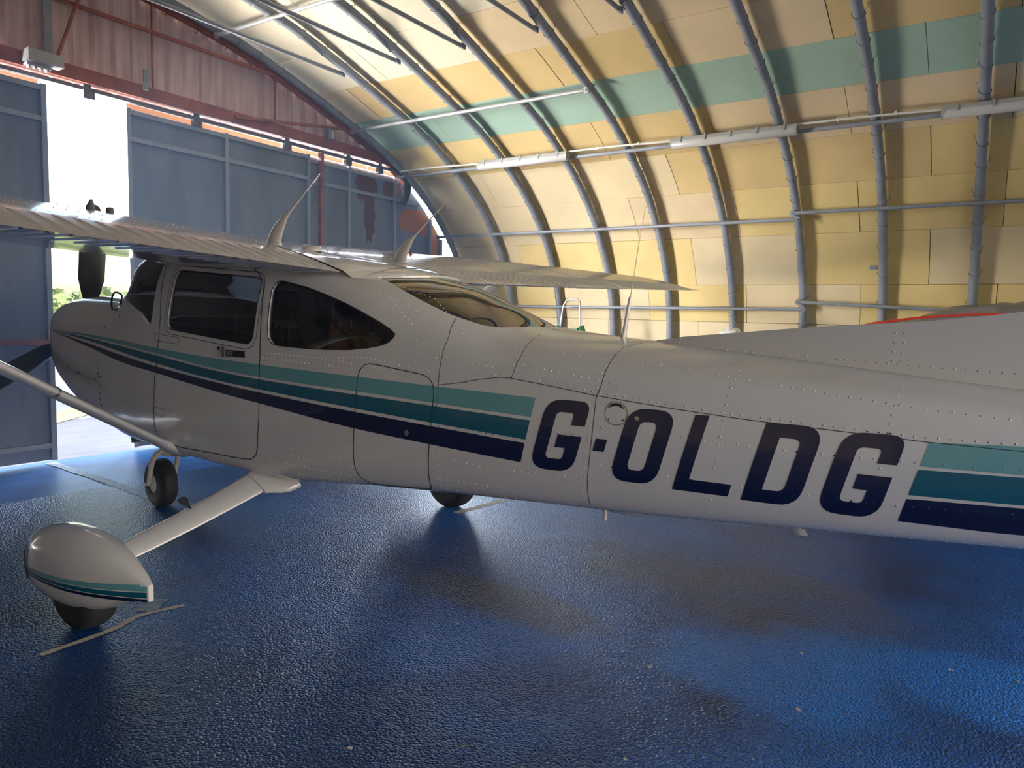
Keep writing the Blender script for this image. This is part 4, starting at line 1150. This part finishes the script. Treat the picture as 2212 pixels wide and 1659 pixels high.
# dorsal fin: plates rising from the tail cone
rgs = []
for i in range(22):
    x = 2.20+i*(4.75-2.20)/21
    zb_ = surf_top(x, 0)[0].z-.02
    zt_ = interp(x, [2.20, 2.24, 2.91, 3.22, 3.51, 3.9, 4.3, 4.75], [1.397, 1.409, 1.482, 1.505, 1.545, 1.63, 1.80, 2.2])
    wv = interp(x, [2.15, 2.4, 3.2, 4.75], [.012, .035, .055, .06]); n = 6
    rgs.append([Vector((x, -wv*(1-(k/n)**1.6)-.003, zb_+(zt_-zb_)*k/n)) for k in range(n+1)]+[Vector((x, wv*(1-(k/n)**1.6)+.003, zb_+(zt_-zb_)*k/n)) for k in range(n, -1, -1)])
mb.loft(rgs); dors = P(mb, 'dorsal_fin', M['white'], plane, 40)
mb = MB(); L = []
for i in range(30):
    x = 2.42+i*(4.5-2.42)/29; L.append([surf_top(x, -interp(x, [2.2, 3.2, 4.7], [.045, .072, .075]))[0]+Vector((0, 0, .002)), surf_top(x, -interp(x, [2.2, 3.2, 4.7], [.049, .076, .079]))[0]+Vector((0, 0, .002))])
mb.loft(L, cap=False, closed=False); P(mb, 'panel_seam', M['seam'], plane, 60)
TR = MB(); _s0R = RIV; RIV = TR
x = 2.45
while x < 4.6:
    yv = interp(x, [2.2, 3.2, 4.7], [.06, .095, .10]); p_, n_ = surf_top(x, -yv); rivet(p_, n_, .0034, .0018)
    zb_ = surf_top(x, 0)[0].z-.02; zt_ = interp(x, [2.20, 2.24, 2.91, 3.22, 3.51, 3.9, 4.3, 4.75], [1.397, 1.409, 1.482, 1.505, 1.545, 1.63, 1.80, 2.2]); wv = interp(x, [2.15, 2.4, 3.2, 4.75], [.012, .035, .055, .06])
    k = .25; rivet(Vector((x, -wv*(1-k**1.6)-.0035, zb_+(zt_-zb_)*k)), Vector((0, -1, .2)).normalized(), .0034, .0018)
    x += .035
for xx in (2.31, 3.13, 3.16):
    k = .3
    while k < .95:
        zb_ = surf_top(xx, 0)[0].z-.02; zt_ = interp(xx, [2.20, 2.24, 2.91, 3.22, 3.51], [1.397, 1.409, 1.482, 1.505, 1.545]); wv = interp(xx, [2.15, 2.4, 3.2, 4.75], [.012, .035, .055, .06])
        rivet(Vector((xx, -wv*(1-k**1.6)-.0038, zb_+(zt_-zb_)*k)), Vector((0, -1, .2)).normalized(), .0034, .0018); k += .17 if xx > 3 else .25
RIV = _s0R; P(TR, 'rivets', M['white'], dors, 80, kind='stuff')
mb = MB(); rg = []
for z, xl, ch, t in ((1.15, 4.35, 1.25, .09), (1.6, 4.55, 1.05, .09), (2.2, 4.85, .82, .09), (2.75, 5.12, .62, .08), (2.8, 5.18, .5, .04)):
    rg.append([Vector((xl+a*ch, b*ch, z)) for a, b in foil(ch, t)])
mb.loft(rg); P(mb, 'vertical_fin', M['white'], plane, 40)
for sd in (-1, 1):
    mb = MB(); rg = []
    for y, xl, ch in ((.02, 4.55, .95), (1.0, 4.65, .8), (1.75, 4.75, .62), (1.8, 4.8, .5)): rg.append([Vector((xl+a*ch, sd*y, 1.14+b*ch)) for a, b in foil(ch, .09)])
    mb.loft(rg); P(mb, 'tailplane', M['white'], plane, 40)

# ------------------------------------------------------------------ landing gear
def wheel(c, r, w, axis, parent, rim_r, name='tyre'):
    c = Vector(c); mb = MB(); prof = []
    n = 16
    for i in range(n+1):
        a = pi*i/n; prof.append((-w/2*cos(a)*1.0 if True else 0, rim_r+(r-rim_r)*(sin(a)**.55)))
    prof = [(-w*.36, rim_r*.98)]+[(-w/2*(1 if abs(cos(pi*i/n)) > .9 else (abs(cos(pi*i/n))**.55))*(1 if cos(pi*i/n) > 0 else -1), rim_r+(r-rim_r)*(sin(pi*i/n)**.6 if 0 < i < n else 0)) for i in range(n+1)]+[(w*.36, rim_r*.98)]
    mb.lathe(prof, c, axis, 40); t = P(mb, name, M['rubber'], parent, 50)
    mb = MB(); mb.lathe([(-w*.40, rim_r*1.04), (-w*.44, rim_r*.95), (-w*.30, rim_r*.82), (-w*.2, rim_r*.5), (-w*.34, rim_r*.35), (-w*.34, .012), (w*.34, .012), (w*.34, rim_r*.35), (w*.2, rim_r*.5), (w*.30, rim_r*.82), (w*.44, rim_r*.95), (w*.40, rim_r*1.04)], c, axis, 32)
    P(mb, 'wheel_rim', M['white'], t, 40); return t
PODX = [-.47, -.46, -.425, -.36, -.25, -.10, .04, .18, .30, .40, .49, .56]
PODZT = [.29, .325, .365, .40, .44, .465, .467, .450, .425, .39, .352, .322]
PODZB = [.27, .225, .165, .125, .100, .090, .098, .125, .165, .203, .235, .250]
PODW = [.008, .035, .068, .098, .122, .130, .126, .110, .088, .063, .036, .011]
def pod_sec(x, sd, yc, n=32, grow=0):
    zt = smooth_interp(x, PODX, PODZT)+grow; zb_ = smooth_interp(x, PODX, PODZB)-grow; w = smooth_interp(x, PODX, PODW)+grow; zc = zb_+(zt-zb_)*.46
    out = []
    for i in range(n):
        a = 2*pi*i/n; c_, s_ = cos(a), sin(a); ex = .82 if x < .4 else .82-.5*(x-.4)/.16
        out.append(Vector((x, yc+w*abs(c_)**ex*(1 if c_ > 0 else -1), zc+(zt-zc if s_ > 0 else zc-zb_)*abs(s_)**ex*(1 if s_ > 0 else -1))))
    return out
for sd in (-1, 1):
    yc = sd*1.37
    leg_e = []
    a = Vector((.13, sd*.46, .565)); b = Vector((.03, sd*1.30, .285))
    ax = (b-a).normalized(); fw = Vector((1, 0, 0)); fw = (fw-ax*fw.dot(ax)).normalized(); up = fw.cross(ax)
    if up.z < 0: up = -up
    til = radians(24); f2 = fw*cos(til)-up*sin(til); u2 = up*cos(til)+fw*sin(til)
    rg = []
    for t in (0, .12, .3, .5, .7, .9, 1.0):
        p_ = a.lerp(b, t)+Vector((0, 0, -.012*sin(pi*t))); c_ = .082-.022*t if t > .12 else .082; n = 22
        rg.append([p_+f2*(c_*cos(q))+u2*((.020-.003*t)*sin(q)) for q in [2*pi*i/n for i in range(n)]])
    mb = MB(); mb.loft(rg); leg = P(mb, 'gear_leg', M['white'], plane, 50)
    # fuselage fairing cuff
    mb = MB(); rg = []
    for t, c_, th_ in ((-.10, .15, .048), (-.03, .15, .044), (.02, .128, .036), (.06, .10, .028), (.085, .088, .023)):
        p_ = a.lerp(b, t)+fw*(.02*(1-t*8) if t < .1 else 0)
        rg.append([p_+f2*(c_*cos(q)+.01)+u2*(th_*sin(q)) for q in [2*pi*i/26 for i in range(26)]])
    mb.loft(rg); P(mb, 'leg_cuff', M['white'], leg, 50)
    for q in (-.08, .0, .08):
        cuff = MB(); p_ = a+ax*.005+f2*q+u2*(.038-.6*abs(q)**2); cuff.lathe([(-.004, .007), (.003, .006)], p_, u2, 8)
        P(cuff, 'cuff_screw', M['grip'], leg, 30)
    # step
    if True:
        p_ = a.lerp(b, .47)-f2*.06; mb = MB()
        mb.loft([[p_-f2*(.00+.085*s_)+ax*(w_*cos(q))+u2*(.006*sin(q)+.012*s_) for q in [2*pi*i/14 for i in range(14)]] for s_, w_ in ((-.2, .008), (.15, .009), (.35, .018), (.6, .024), (.8, .022), (.85, .015))]); P(mb, 'entry_step', M['blade'], leg, 50, label='dark footstep plate')
    # wheel pod
    mb = MB(); xs = [-.47, -.467, -.455, -.44]+dense(-.42, .54, .04)+[.56]
    mb.loft([pod_sec(x, sd, yc) for x in xs]); pod = P(mb, 'wheel_fairing', M['white'], plane, 50)
    pod['label'] = 'teardrop wheel fairing with teal and navy stripes'
    PB = BVHTree.FromPolygons(mb.v, mb.f)
    def psurf(x, z, s2):
        h = PB.ray_cast(Vector((x, yc+2*s2, z)), Vector((0, -s2, 0)))
        if h[0] is None: h = PB.find_nearest(Vector((x, yc+.1*s2, z)))
        n_ = h[1]; 
        if n_.y*s2 < 0: n_ = -n_
        return h[0]+n_*.0012
    for s2 in (-1, 1):
        for nm, mt_, z0, z1, z2, z3 in (('light_teal_stripe', 'light_teal', .325, .296, .250, .240), ('teal_stripe', 'teal', .291, .266, .236, .228), ('navy_stripe', 'navy', .262, .243, .225, .219)):
            mb = MB(); L = []
            for x in dense(-.462, .553, .035):
                tt = (x+.462)/1.015
                zt_ = z2+(z0-z2)*tt**1.1+.012*sin(pi*tt)*-1; zb_ = z3+(z1-z3)*tt**1.1+.012*sin(pi*tt)*-1
                zt_ += .0; L.append([psurf(x, zb_+(zt_-zb_)*k/3, s2) for k in range(4)])
            mb.loft(L, cap=False, closed=False); P(mb, nm, M[mt_], pod, 60)
    mb = MB(); q = [(-.37, .20), (-.37, .33), (-.29, .33), (-.29, .19)]
    hp_ = []
    for i in range(4):
        (x0, z0), (x1, z1) = q[i], q[(i+1) % 4]
        for k in range(6): hp_.append(psurf(x0+(x1-x0)*k/6, z0+(z1-z0)*k/6, sd))
    mb.tube(hp_, .0014, 4, closed=True)
    P(mb, 'access_hatch_outline', M['seam'], pod, 60)
    wheel((0, yc, .205), .21, .165, (0, 1, 0), plane, .085, 'tyre')
# nose gear
ng = MB(); ng.tube([(-1.52, 0, .62), (-1.60, 0, .42)], [.032, .032], 16); ngl = P(ng, 'nose_gear_leg', M['white'], plane, 40)
wheel((-1.69, 0, .178), .182, .135, (0.12, 1, 0), ngl, .075, 'nose_tyre')
for sd in (-1, 1):
    mb = MB(); L = bez([(-1.60, sd*.03, .435), (-1.61, sd*.075, .415), (-1.63, sd*.098, .36), (-1.66, sd*.10, .27), (-1.69, sd*.095, .178)], 4)
    mb.tube(L, [.022-.004*i/len(L) for i in range(len(L))], 12); P(mb, 'fork_arm', M['white'], ngl, 50)
    mb = MB(); mb.lathe([(-.01, .016), (.028, .014), (.032, .006)], (-1.69, sd*.095, .178), (0, sd, 0), 12); P(mb, 'axle_nut', M['alu'], ngl, 30)
mb = MB(); mb.lathe([(0, .044), (.04, .048), (.07, .04)], (-1.605, 0, .40), (.2, 0, 1), 20); P(mb, 'fork_collar', M['white'], ngl, 40)
mb = MB(); mb.beam((-1.55, .02, .40), (-1.44, .01, .47), .04, .02); mb.beam((-1.44, .01, .47), (-1.53, .01, .56), .035, .02); P(mb, 'torque_link', M['alu'], ngl, 30)

# ------------------------------------------------------------------ propeller, spinner, exhaust
hub = Vector((-2.69, 0, 1.30))
pr = empty('propeller', (0, 0, 0)); pr.parent = plane
mb = MB(); mb.lathe([(0, .165), (.05, .163), (.12, .15), (.20, .118), (.27, .07), (.31, .03), (.32, .004)], hub+Vector((.06, 0, 0)), (-1, 0, 0), 28); P(mb, 'spinner', M['white'], pr, 50)
for ang in (86, 210, 330):
    d = Vector((0, cos(radians(ang)), sin(radians(ang)))); tn = Vector((0, -d.z, d.y)); ax = Vector((-1, 0, 0)); rg = []
    for r_, c_, t_, tw in ((.08, .05, .045, 60), (.16, .06, .04, 55), (.26, .13, .03, 46), (.40, .19, .022, 36), (.6, .19, .016, 27), (.8, .17, .012, 21), (.93, .12, .009, 18), (.985, .07, .006, 17), (1.0, .02, .003, 17)):
        w = radians(tw); cd = tn*cos(w)+ax*sin(w); nd = ax*cos(w)-tn*sin(w)
        rg.append([hub+d*r_+cd*(c_/2*cos(q))+nd*(t_/2*sin(q)) for q in [2*pi*i/14 for i in range(14)]])
    mb = MB(); mb.loft(rg); P(mb, 'propeller_blade', M['blade'], pr, 50)
mb = MB(); mb.lathe([(0, .042), (.16, .042), (.16, .037), (.02, .037)], (-1.63, -.22, .68), (.2, 0, -1), 18)
P(mb, 'exhaust_pipe', M['grip'], plane, 40)

# ------------------------------------------------------------------ aerials and roof fittings
WBV = None
def roof_z(x, y):
    xf = min(.995, max(.01, (x+.91)/1.63)); a = wp(y, xf, upz(xf)); return max(a.z, 0)
def horn(x, y, lab):
    z = roof_z(x, y); c = [(0, 0), (.004, .02), (.018, .05), (.05, .095), (.098, .145), (.125, .162)]
    wd = [.056, .054, .048, .036, .017, .009]; th = [.020, .019, .016, .012, .008, .006]
    L = bez([(a, 0, b) for a, b in c], 3); rg = []
    for i, q in enumerate(L):
        t = i/(len(L)-1)*(len(c)-1); w = interp(t, range(6), wd); h_ = interp(t, range(6), th)
        nx = (L[min(i+1, len(L)-1)]-L[max(i-1, 0)]).normalized(); e = Vector((nx.z, 0, -nx.x))
        rg.append([Vector((x, y, z))+q+e*(w*cos(k)+.0)+Vector((0, h_*sin(k), 0)) for k in [2*pi*j/16 for j in range(16)]])
    mb = MB(); mb.loft(rg); a = P(mb, 'whip_aerial', M['white'], plane, 50)
    mb = MB(); mb.lathe([(-.02, .0), (-.01, .045), (.002, .046), (.006, .04)], (x, y, z+.004), (0, 0, 1), 20); mb.v = [((v[0]-x)*1.35+x, (v[1]-y)*.55+y, v[2]) for v in mb.v]; P(mb, 'aerial_base', M['white'], a, 40)
    mb = MB(); mb.tube([Vector((x, y, z))+Vector((.12, 0, .158)), Vector((x, y, z))+Vector((.36, 0, .345))], [.0055, .0028], 8); P(mb, 'aerial_rod', M['white'], a, 50)
horn(.155, -.42, ''); horn(.27, .45, '')
mb = MB(); z = roof_z(.12, -.12); mb.lathe([(-.01, .05), (.008, .05), (.018, .042), (.022, .02)], (.14, -.15, z), (0, 0, 1), 24); mb.v = [((v[0]-.14)*1.3+.14, v[1], v[2]) for v in mb.v]; P(mb, 'gps_aerial', M['white'], plane, 50)
mb = MB(); z = roof_z(.24, -.12); mb.tube([(.24, -.12, z-.01), (.24, -.12, z+.045)], .003, 6); P(mb, 'static_pin', M['alu'], plane, 50)
for xx, yy, s_ in ((-.30, -1.15, 1.0), (-.30, -1.055, .7)):
    z = roof_z(xx, yy); mb = MB(); mb.loft([[Vector((xx+dx+w*cos(k), yy+w*.55*sin(k), z+h*s_)) for k in [2*pi*j/10 for j in range(10)]] for h, w, dx in (((-.02, .036, 0), (.02, .030, .004), (.05, .010, .012)) if s_ == 1 else ((-.02, .028, 0), (.03, .028, 0), (.04, .02, 0)))]); P(mb, 'fuel_vent_fin' if s_ == 1 else 'fuel_cap', M['grip'], wl, 50)
mb = MB(); z = roof_z(.05, .75)
RL = mat('red_lamp_glass', (.30, .02, .03), .2, coat=.5)
for q in range(2):
    mb = MB(); mb.lathe([(-.02, .012), (.02, .012), (.026, .006)], (-.18, 1.0+.06*q, roof_z(-.18, 1.0)), (0, 0, 1), 10); P(mb, 'beacon_lamp', RL, plane, 40, label='small red lamp on the roof')
# tail-cone whip
p_, n_ = surf_top(2.035, 0)
mb = MB(); mb.tube([p_-Vector((0, 0, .01)), p_+Vector((.008, 0, .03)), p_+Vector((.03, 0, .175)), p_+Vector((.032, 0, .185))], [.014, .009, .0085, .004], 12); rod = P(mb, 'tail_whip_mast', M['white'], plane, 50)
mb = MB(); mb.tube([p_+Vector((.031, 0, .18)), p_+Vector((.055, 0, .37)), p_+Vector((.085, 0, .575))], [.0022, .0018, .0012], 6); P(mb, 'whip_wire', M['aged'], rod, 50)
# belly fittings
def belly(x): return section(x, 0, 2)[0].z
zb_ = BV.ray_cast(Vector((2.0, -.10, 0)), Vector((0, 0, 1)))[0].z
mb = MB(); mb.loft([[Vector((x, -.10+w*cos(k), zb_+.02-h*(.5-.5*sin(k)))) for k in [2*pi*j/12 for j in range(12)]] for x, w, h in ((2.02, .015, .05), (2.08, .03, .06), (2.2, .03, .055), (2.34, .01, .03))]); bf = P(mb, 'belly_fairing', M['white'], plane, 50)
mb = MB(); mb.tube([(2.04, -.12, zb_), (2.04, -.12, zb_-.075)], .010, 10); P(mb, 'drain_tube', M['white'], bf, 50)
zb2 = BV.ray_cast(Vector((2.86, -.05, 0)), Vector((0, 0, 1)))[0].z
mb = MB(); mb.loft([[Vector((2.80+a*.9+sl_, -.05+b, z)) for a, b in ((0, 0), (.03, .008), (.06, 0), (.03, -.008))] for z, sl_ in ((zb2+.02, 0), (zb2-.03, .015), (zb2-.055, .03))]); P(mb, 'belly_blade_aerial', M['white'], plane, 50)
# footstep bar on cowl / grab handle by the windshield
mb = MB(); hp = [surf(-1.26, 1.49)[0]+Vector((0, 0, .0)), Vector((-1.30, -.47, 1.555)), Vector((-1.41, -.455, 1.575)), Vector((-1.48, -.44, 1.54)), surf(-1.42, 1.47)[0], surf(-1.32, 1.46)[0]]
mb.tube(bez(hp, 4), .006, 8); P(mb, 'refuel_handle', M['dark'], plane, 50)
mb = MB(); mb.tube([surf(-.82, 1.80)[0]+Vector((-.02, 0, .02)), surf(-.98, 1.62)[0]+Vector((-.05, 0, 0)), surf(-1.15, 1.53)[0]], .007, 8); 

# ------------------------------------------------------------------ cabin inside
def seat(x, y):
    z0 = .66; mb = MB()
    prof = [(-.02, .0), (.44, .0), (.46, .07), (.40, .12), (.02, .13), (-.05, .07)]
    mb.loft([[Vector((x-.42+a, y+w, z0+.12+b*h)) for a, b in prof] for w, h in ((-.22, .8), (-.20, 1), (.20, 1), (.22, .8))]); s_ = P(mb, 'seat_cushion', M['seat'], plane, 50)
    rg = []
    for t, w, th_ in ((0, .20, .05), (.15, .215, .06), (.5, .21, .05), (.85, .17, .04), (1, .12, .025)):
        c = Vector((x+.10*t, y, z0+.22+.50*t)); rg.append([c+Vector((th_*cos(q), w*abs(sin(q))**.7*(1 if sin(q) > 0 else -1), 0)) for q in [2*pi*i/18 for i in range(18)]])
    mb = MB(); mb.loft(rg); P(mb, 'seat_back', M['seat'], s_, 50)
    rg = []
    for t, w, th_ in ((0, .06, .02), (.1, .11, .04), (.5, .125, .045), (.9, .10, .04), (1, .06, .02)):
        c = Vector((x+.115+.03*t, y, z0+.77+.17*t)); rg.append([c+Vector((th_*cos(q), w*abs(sin(q))**.7*(1 if sin(q) > 0 else -1), 0)) for q in [2*pi*i/18 for i in range(18)]])
    mb = MB(); mb.loft(rg)
    P(mb, 'headrest', M['seat'], s_, 50)
    for dy in (-.05, .05): mb = MB(); mb.tube([(x+.10, y+dy, z0+.70), (x+.12, y+dy, z0+.79)], .006, 6); P(mb, 'headrest_post', M['alu'], s_, 50)
for x, y in ((-.10, -.24), (-.10, .24), (.80, -.22), (.80, .22)): seat(x, y)
mb = MB(); mb.loft([[Vector((x, y, z)) for y, z in ((-.50, 1.0), (-.50, 1.36), (-.3, 1.43), (.3, 1.43), (.50, 1.36), (.50, 1.0))] for x in (-1.2, -.92)]); P(mb, 'instrument_panel', M['dark'], plane, 30)
for sd in (-1, 1):
    mb = MB(); mb.tube([(-.92, sd*.25, 1.22), (-.72, sd*.25, 1.22)], .014, 8); yk = bez([(-.72, sd*.25-.14, 1.30), (-.72, sd*.25-.13, 1.22), (-.72, sd*.25-.04, 1.20), (-.72, sd*.25+.04, 1.20), (-.72, sd*.25+.13, 1.22), (-.72, sd*.25+.14, 1.30)], 3); mb.tube(yk, .013, 8); P(mb, 'control_yoke', M['dark'], plane, 50)
mb = MB(); mb.box((-.1, 0, .66), (1.9, .8, .02)); P(mb, 'cabin_floor', M['cabin'], plane, 0)
mb = MB(); mb.box((1.25, 0, 1.02), (.02, .8, .66)); P(mb, 'baggage_bulkhead', M['cabin'], plane, 0)
mb = MB(); mb.loft([[Vector((x, y, z)) for y, z in ((-.38, 1.33), (.38, 1.33), (.36, 1.35), (-.36, 1.35))] for x in (1.0, 1.62)]); P(mb, 'parcel_shelf', mat('shelf_beige', (.45, .40, .34), .8), plane, 0)

# ------------------------------------------------------------------ loose things
STUCK = (5.86, 5.95)
# step ladder with green treads leaning against the far wall
lad = empty('step_ladder', (-1.35, 5.75, 0)); tag(lad, 'aluminium step ladder with hoop handrail and green top tread by the yellow wall', 'ladder')
GREEN = mat('green_tread_plastic', (.0, .16, .07), .45)
mb = MB(); hoop = [(-1.52, 5.62, 1.27), (-1.49, 5.64, 1.60), (-1.455, 5.66, 1.715), (-1.40, 5.665, 1.745), (-1.30, 5.665, 1.745), (-1.245, 5.66, 1.715), (-1.225, 5.64, 1.60), (-1.20, 5.62, 1.27)]
mb.tube(bez(hoop, 4), .0135, 10); P(mb, 'handrail', M['alu'], lad, 60)
for sx, tx in ((-1, -1.52), (1, -1.20)):
    mb = MB(); mb.beam((tx, 5.62, 1.28), (tx+sx*.05, 5.05, .0), .045, .022, (1, 0, 0)); P(mb, 'front_rail', M['alu'], lad, 30)
    mb = MB(); mb.beam((tx, 5.66, 1.24), (tx+sx*.05, 6.05, .0), .03, .02, (1, 0, 0)); P(mb, 'rear_leg', M['alu'], lad, 30)
for i in range(5):
    t = i/5; z = (1.335 if i == 0 else 1.26-1.26*t); y = 5.62-.57*t; mb = MB(); mb.box((-1.36, y-.02+(.05 if i == 0 else 0), z), (.30+.1*t, .20 if i == 0 else .09, .03 if i else .045)); P(mb, 'tread', GREEN, lad, 0)
for sx, tx in ((-1, -1.52), (1, -1.20)):
    mb = MB(); mb.loft([[Vector((tx+sx*d, 5.64+a, 1.34+b)) for a, b in ((-.09, -.03), (.09, -.03), (.03, .055), (-.02, .055))] for d in (-.012, .03)]); P(mb, 'hinge_bracket', GREEN, lad, 30)
# covered bundle with grey tarpaulin at right
TARP = mat('grey_tarpaulin', (.34, .33, .32), .42, var=.25, vscale=6, coat=.1)
tp = empty('covered_machine', (4.3, 5.1, 0)); tag(tp, 'machine under a crumpled grey tarpaulin with red piping at right by wall', 'covered machine')
mb = MB(); rg = []; rr = random.Random(4); NX, NY = 60, 40
def tarp_top(u): return interp(u, [0, .05, .12, .22, .34, .5, .8, 1.0], [1.18, 1.46, 1.57, 1.67, 1.735, 1.765, 1.77, 1.5])
for i in range(NX+1):
    u = i/NX; x = 2.25+3.6*u; r = []
    for j in range(NY+1):
        v = j/NY; a = pi*v; c_, s_ = cos(a), sin(a)
        top = tarp_top(u); y = 5.1-.72*(abs(c_)**.7)*(1 if c_ > 0 else -1); z = .55+(top-.55)*(s_**.55)
        wr_ = .014*sin(31*u+9*v+4*sin(11*v))+.010*sin(67*u-13*v+3*sin(17*u))+.008*sin(20*v+50*u*u)
        r.append(Vector((x+.02*sin(23*v+9*u), y-wr_*1.2*abs(c_), z+wr_*s_)))
    rg.append(r)
mb.loft(rg, cap=False, closed=False); P(mb, 'tarpaulin', TARP, tp, 80)
mb = MB(); mb.tube([(x, 5.1-.70, interp(x, [2.3, 2.42, 2.87, 3.25, 3.7, 5.7], [1.42, 1.50, 1.575, 1.61, 1.625, 1.63])) for x in [2.3+.1*i for i in range(34)]], .011, 8)
P(mb, 'red_piping', mat('red_piping_webbing', (.75, .05, .03), .5), tp, 60)
mb = MB(); mb.box((4.1, 5.1, .35), (3.2, 1.2, .7)); P(mb, 'machine_body', M['dark'], tp, 0)
# workbench with white plastic bag
bench = empty('workbench', (.6, 5.75, 0)); tag(bench, 'low bench along the yellow wall mostly hidden behind fuselage', 'bench')
mb = MB(); mb.box((.6, 5.75, 1.20), (2.2, .5, .04)); P(mb, 'bench_top', M['steel'], bench, 0)
for x in (-.4, 1.6):
    for y in (5.55, 5.95): mb = MB(); mb.box((x, y, .59), (.05, .05, 1.18)); P(mb, 'leg', M['steel'], bench, 0)
mb = MB(); rr = random.Random(9); bmv = bmesh.new(); bmesh.ops.create_icosphere(bmv, subdivisions=4, radius=.14)
from mathutils import noise
for q in bmv.verts:
    n_ = noise.noise(q.co*16)*.035+noise.noise(q.co*40)*.018; q.co = q.co*(1+n_*6); q.co.z = max(q.co.z*.75, -.105)
mb.add([q.co+Vector((.80, 5.72, 1.325)) for q in bmv.verts], [tuple(w.index for w in f.verts) for f in bmv.faces]); bmv.free()
tag(mb.build('plastic_bag', mat('white_plastic_bag', (.85, .83, .80), .35), None, 80), 'crumpled white plastic bag peeking over the fuselage before the yellow wall', 'bag')
# small litter on the floor
LEAFM = mat('dry_leaf', (.30, .24, .17), .8); PAPER = mat('paper_scrap', (.5, .47, .43), .8)
def ground_at(x, y):
    f, yaw, pitch, roll = 1558.79, 0.58452, 0.092245, 0.026739
    return None
scraps = [(.71, -.34, 1, 'small pale scrap on blue floor, leftmost of those below the cabin'), (1.0, -.17, 0, 'small brown scrap on the floor under the baggage door'),
 (1.38, -.33, 1, 'pale curled scrap on blue floor below the letter G nearest the cabin'), (2.31, -.18, 1, 'pale scrap on the dark floor below the letters L and D'),
 (2.81, .35, 1, 'whitish paper scrap on the floor below the last letter G'), (2.91, -.16, 0, 'brown scrap on the floor below the last letter G'),
 (2.01, -1.1, 0, 'brown scrap near bottom edge of picture left of centre'), (2.50, -.84, 1, 'pale twig-like scrap at the very bottom edge of floor'),
 (1.71, -1.34, 1, 'pale scrap close to the bottom edge, furthest left'), (3.38, .58, 1, 'small pale scrap on the floor at right under the tail stripes'), (3.62, .64, 0, 'brown scrap on the floor at the right edge of the picture')]
rr = random.Random(21)
for i, (x, y, k, lab) in enumerate(scraps):
    mb = MB(); s_ = rr.uniform(.010, .018); a0 = rr.uniform(0, 6)
    ring = [Vector((cos(q+a0)*s_*rr.uniform(.4, 1.1), sin(q+a0)*s_*rr.uniform(.3, .8), .004+rr.uniform(0, .008))) for q in [2*pi*j/7 for j in range(7)]]
    c = Vector((0, 0, .005)); top = ring+[c]; bot = [v-Vector((0, 0, .0012)) for v in top]
    mb.add([v+Vector((x, y, .002)) for v in top+bot], [(j, (j+1) % 7, 7) for j in range(7)]+[(8+(j+1) % 7, 8+j, 15) for j in range(7)]+[(j, 8+j, 8+(j+1) % 7, (j+1) % 7) for j in range(7)])
    o = mb.build('leaf_scrap' if not k else 'paper_scrap', LEAFM if not k else PAPER, None, 0); tag(o, lab, 'scrap', 'scraps on the floor')
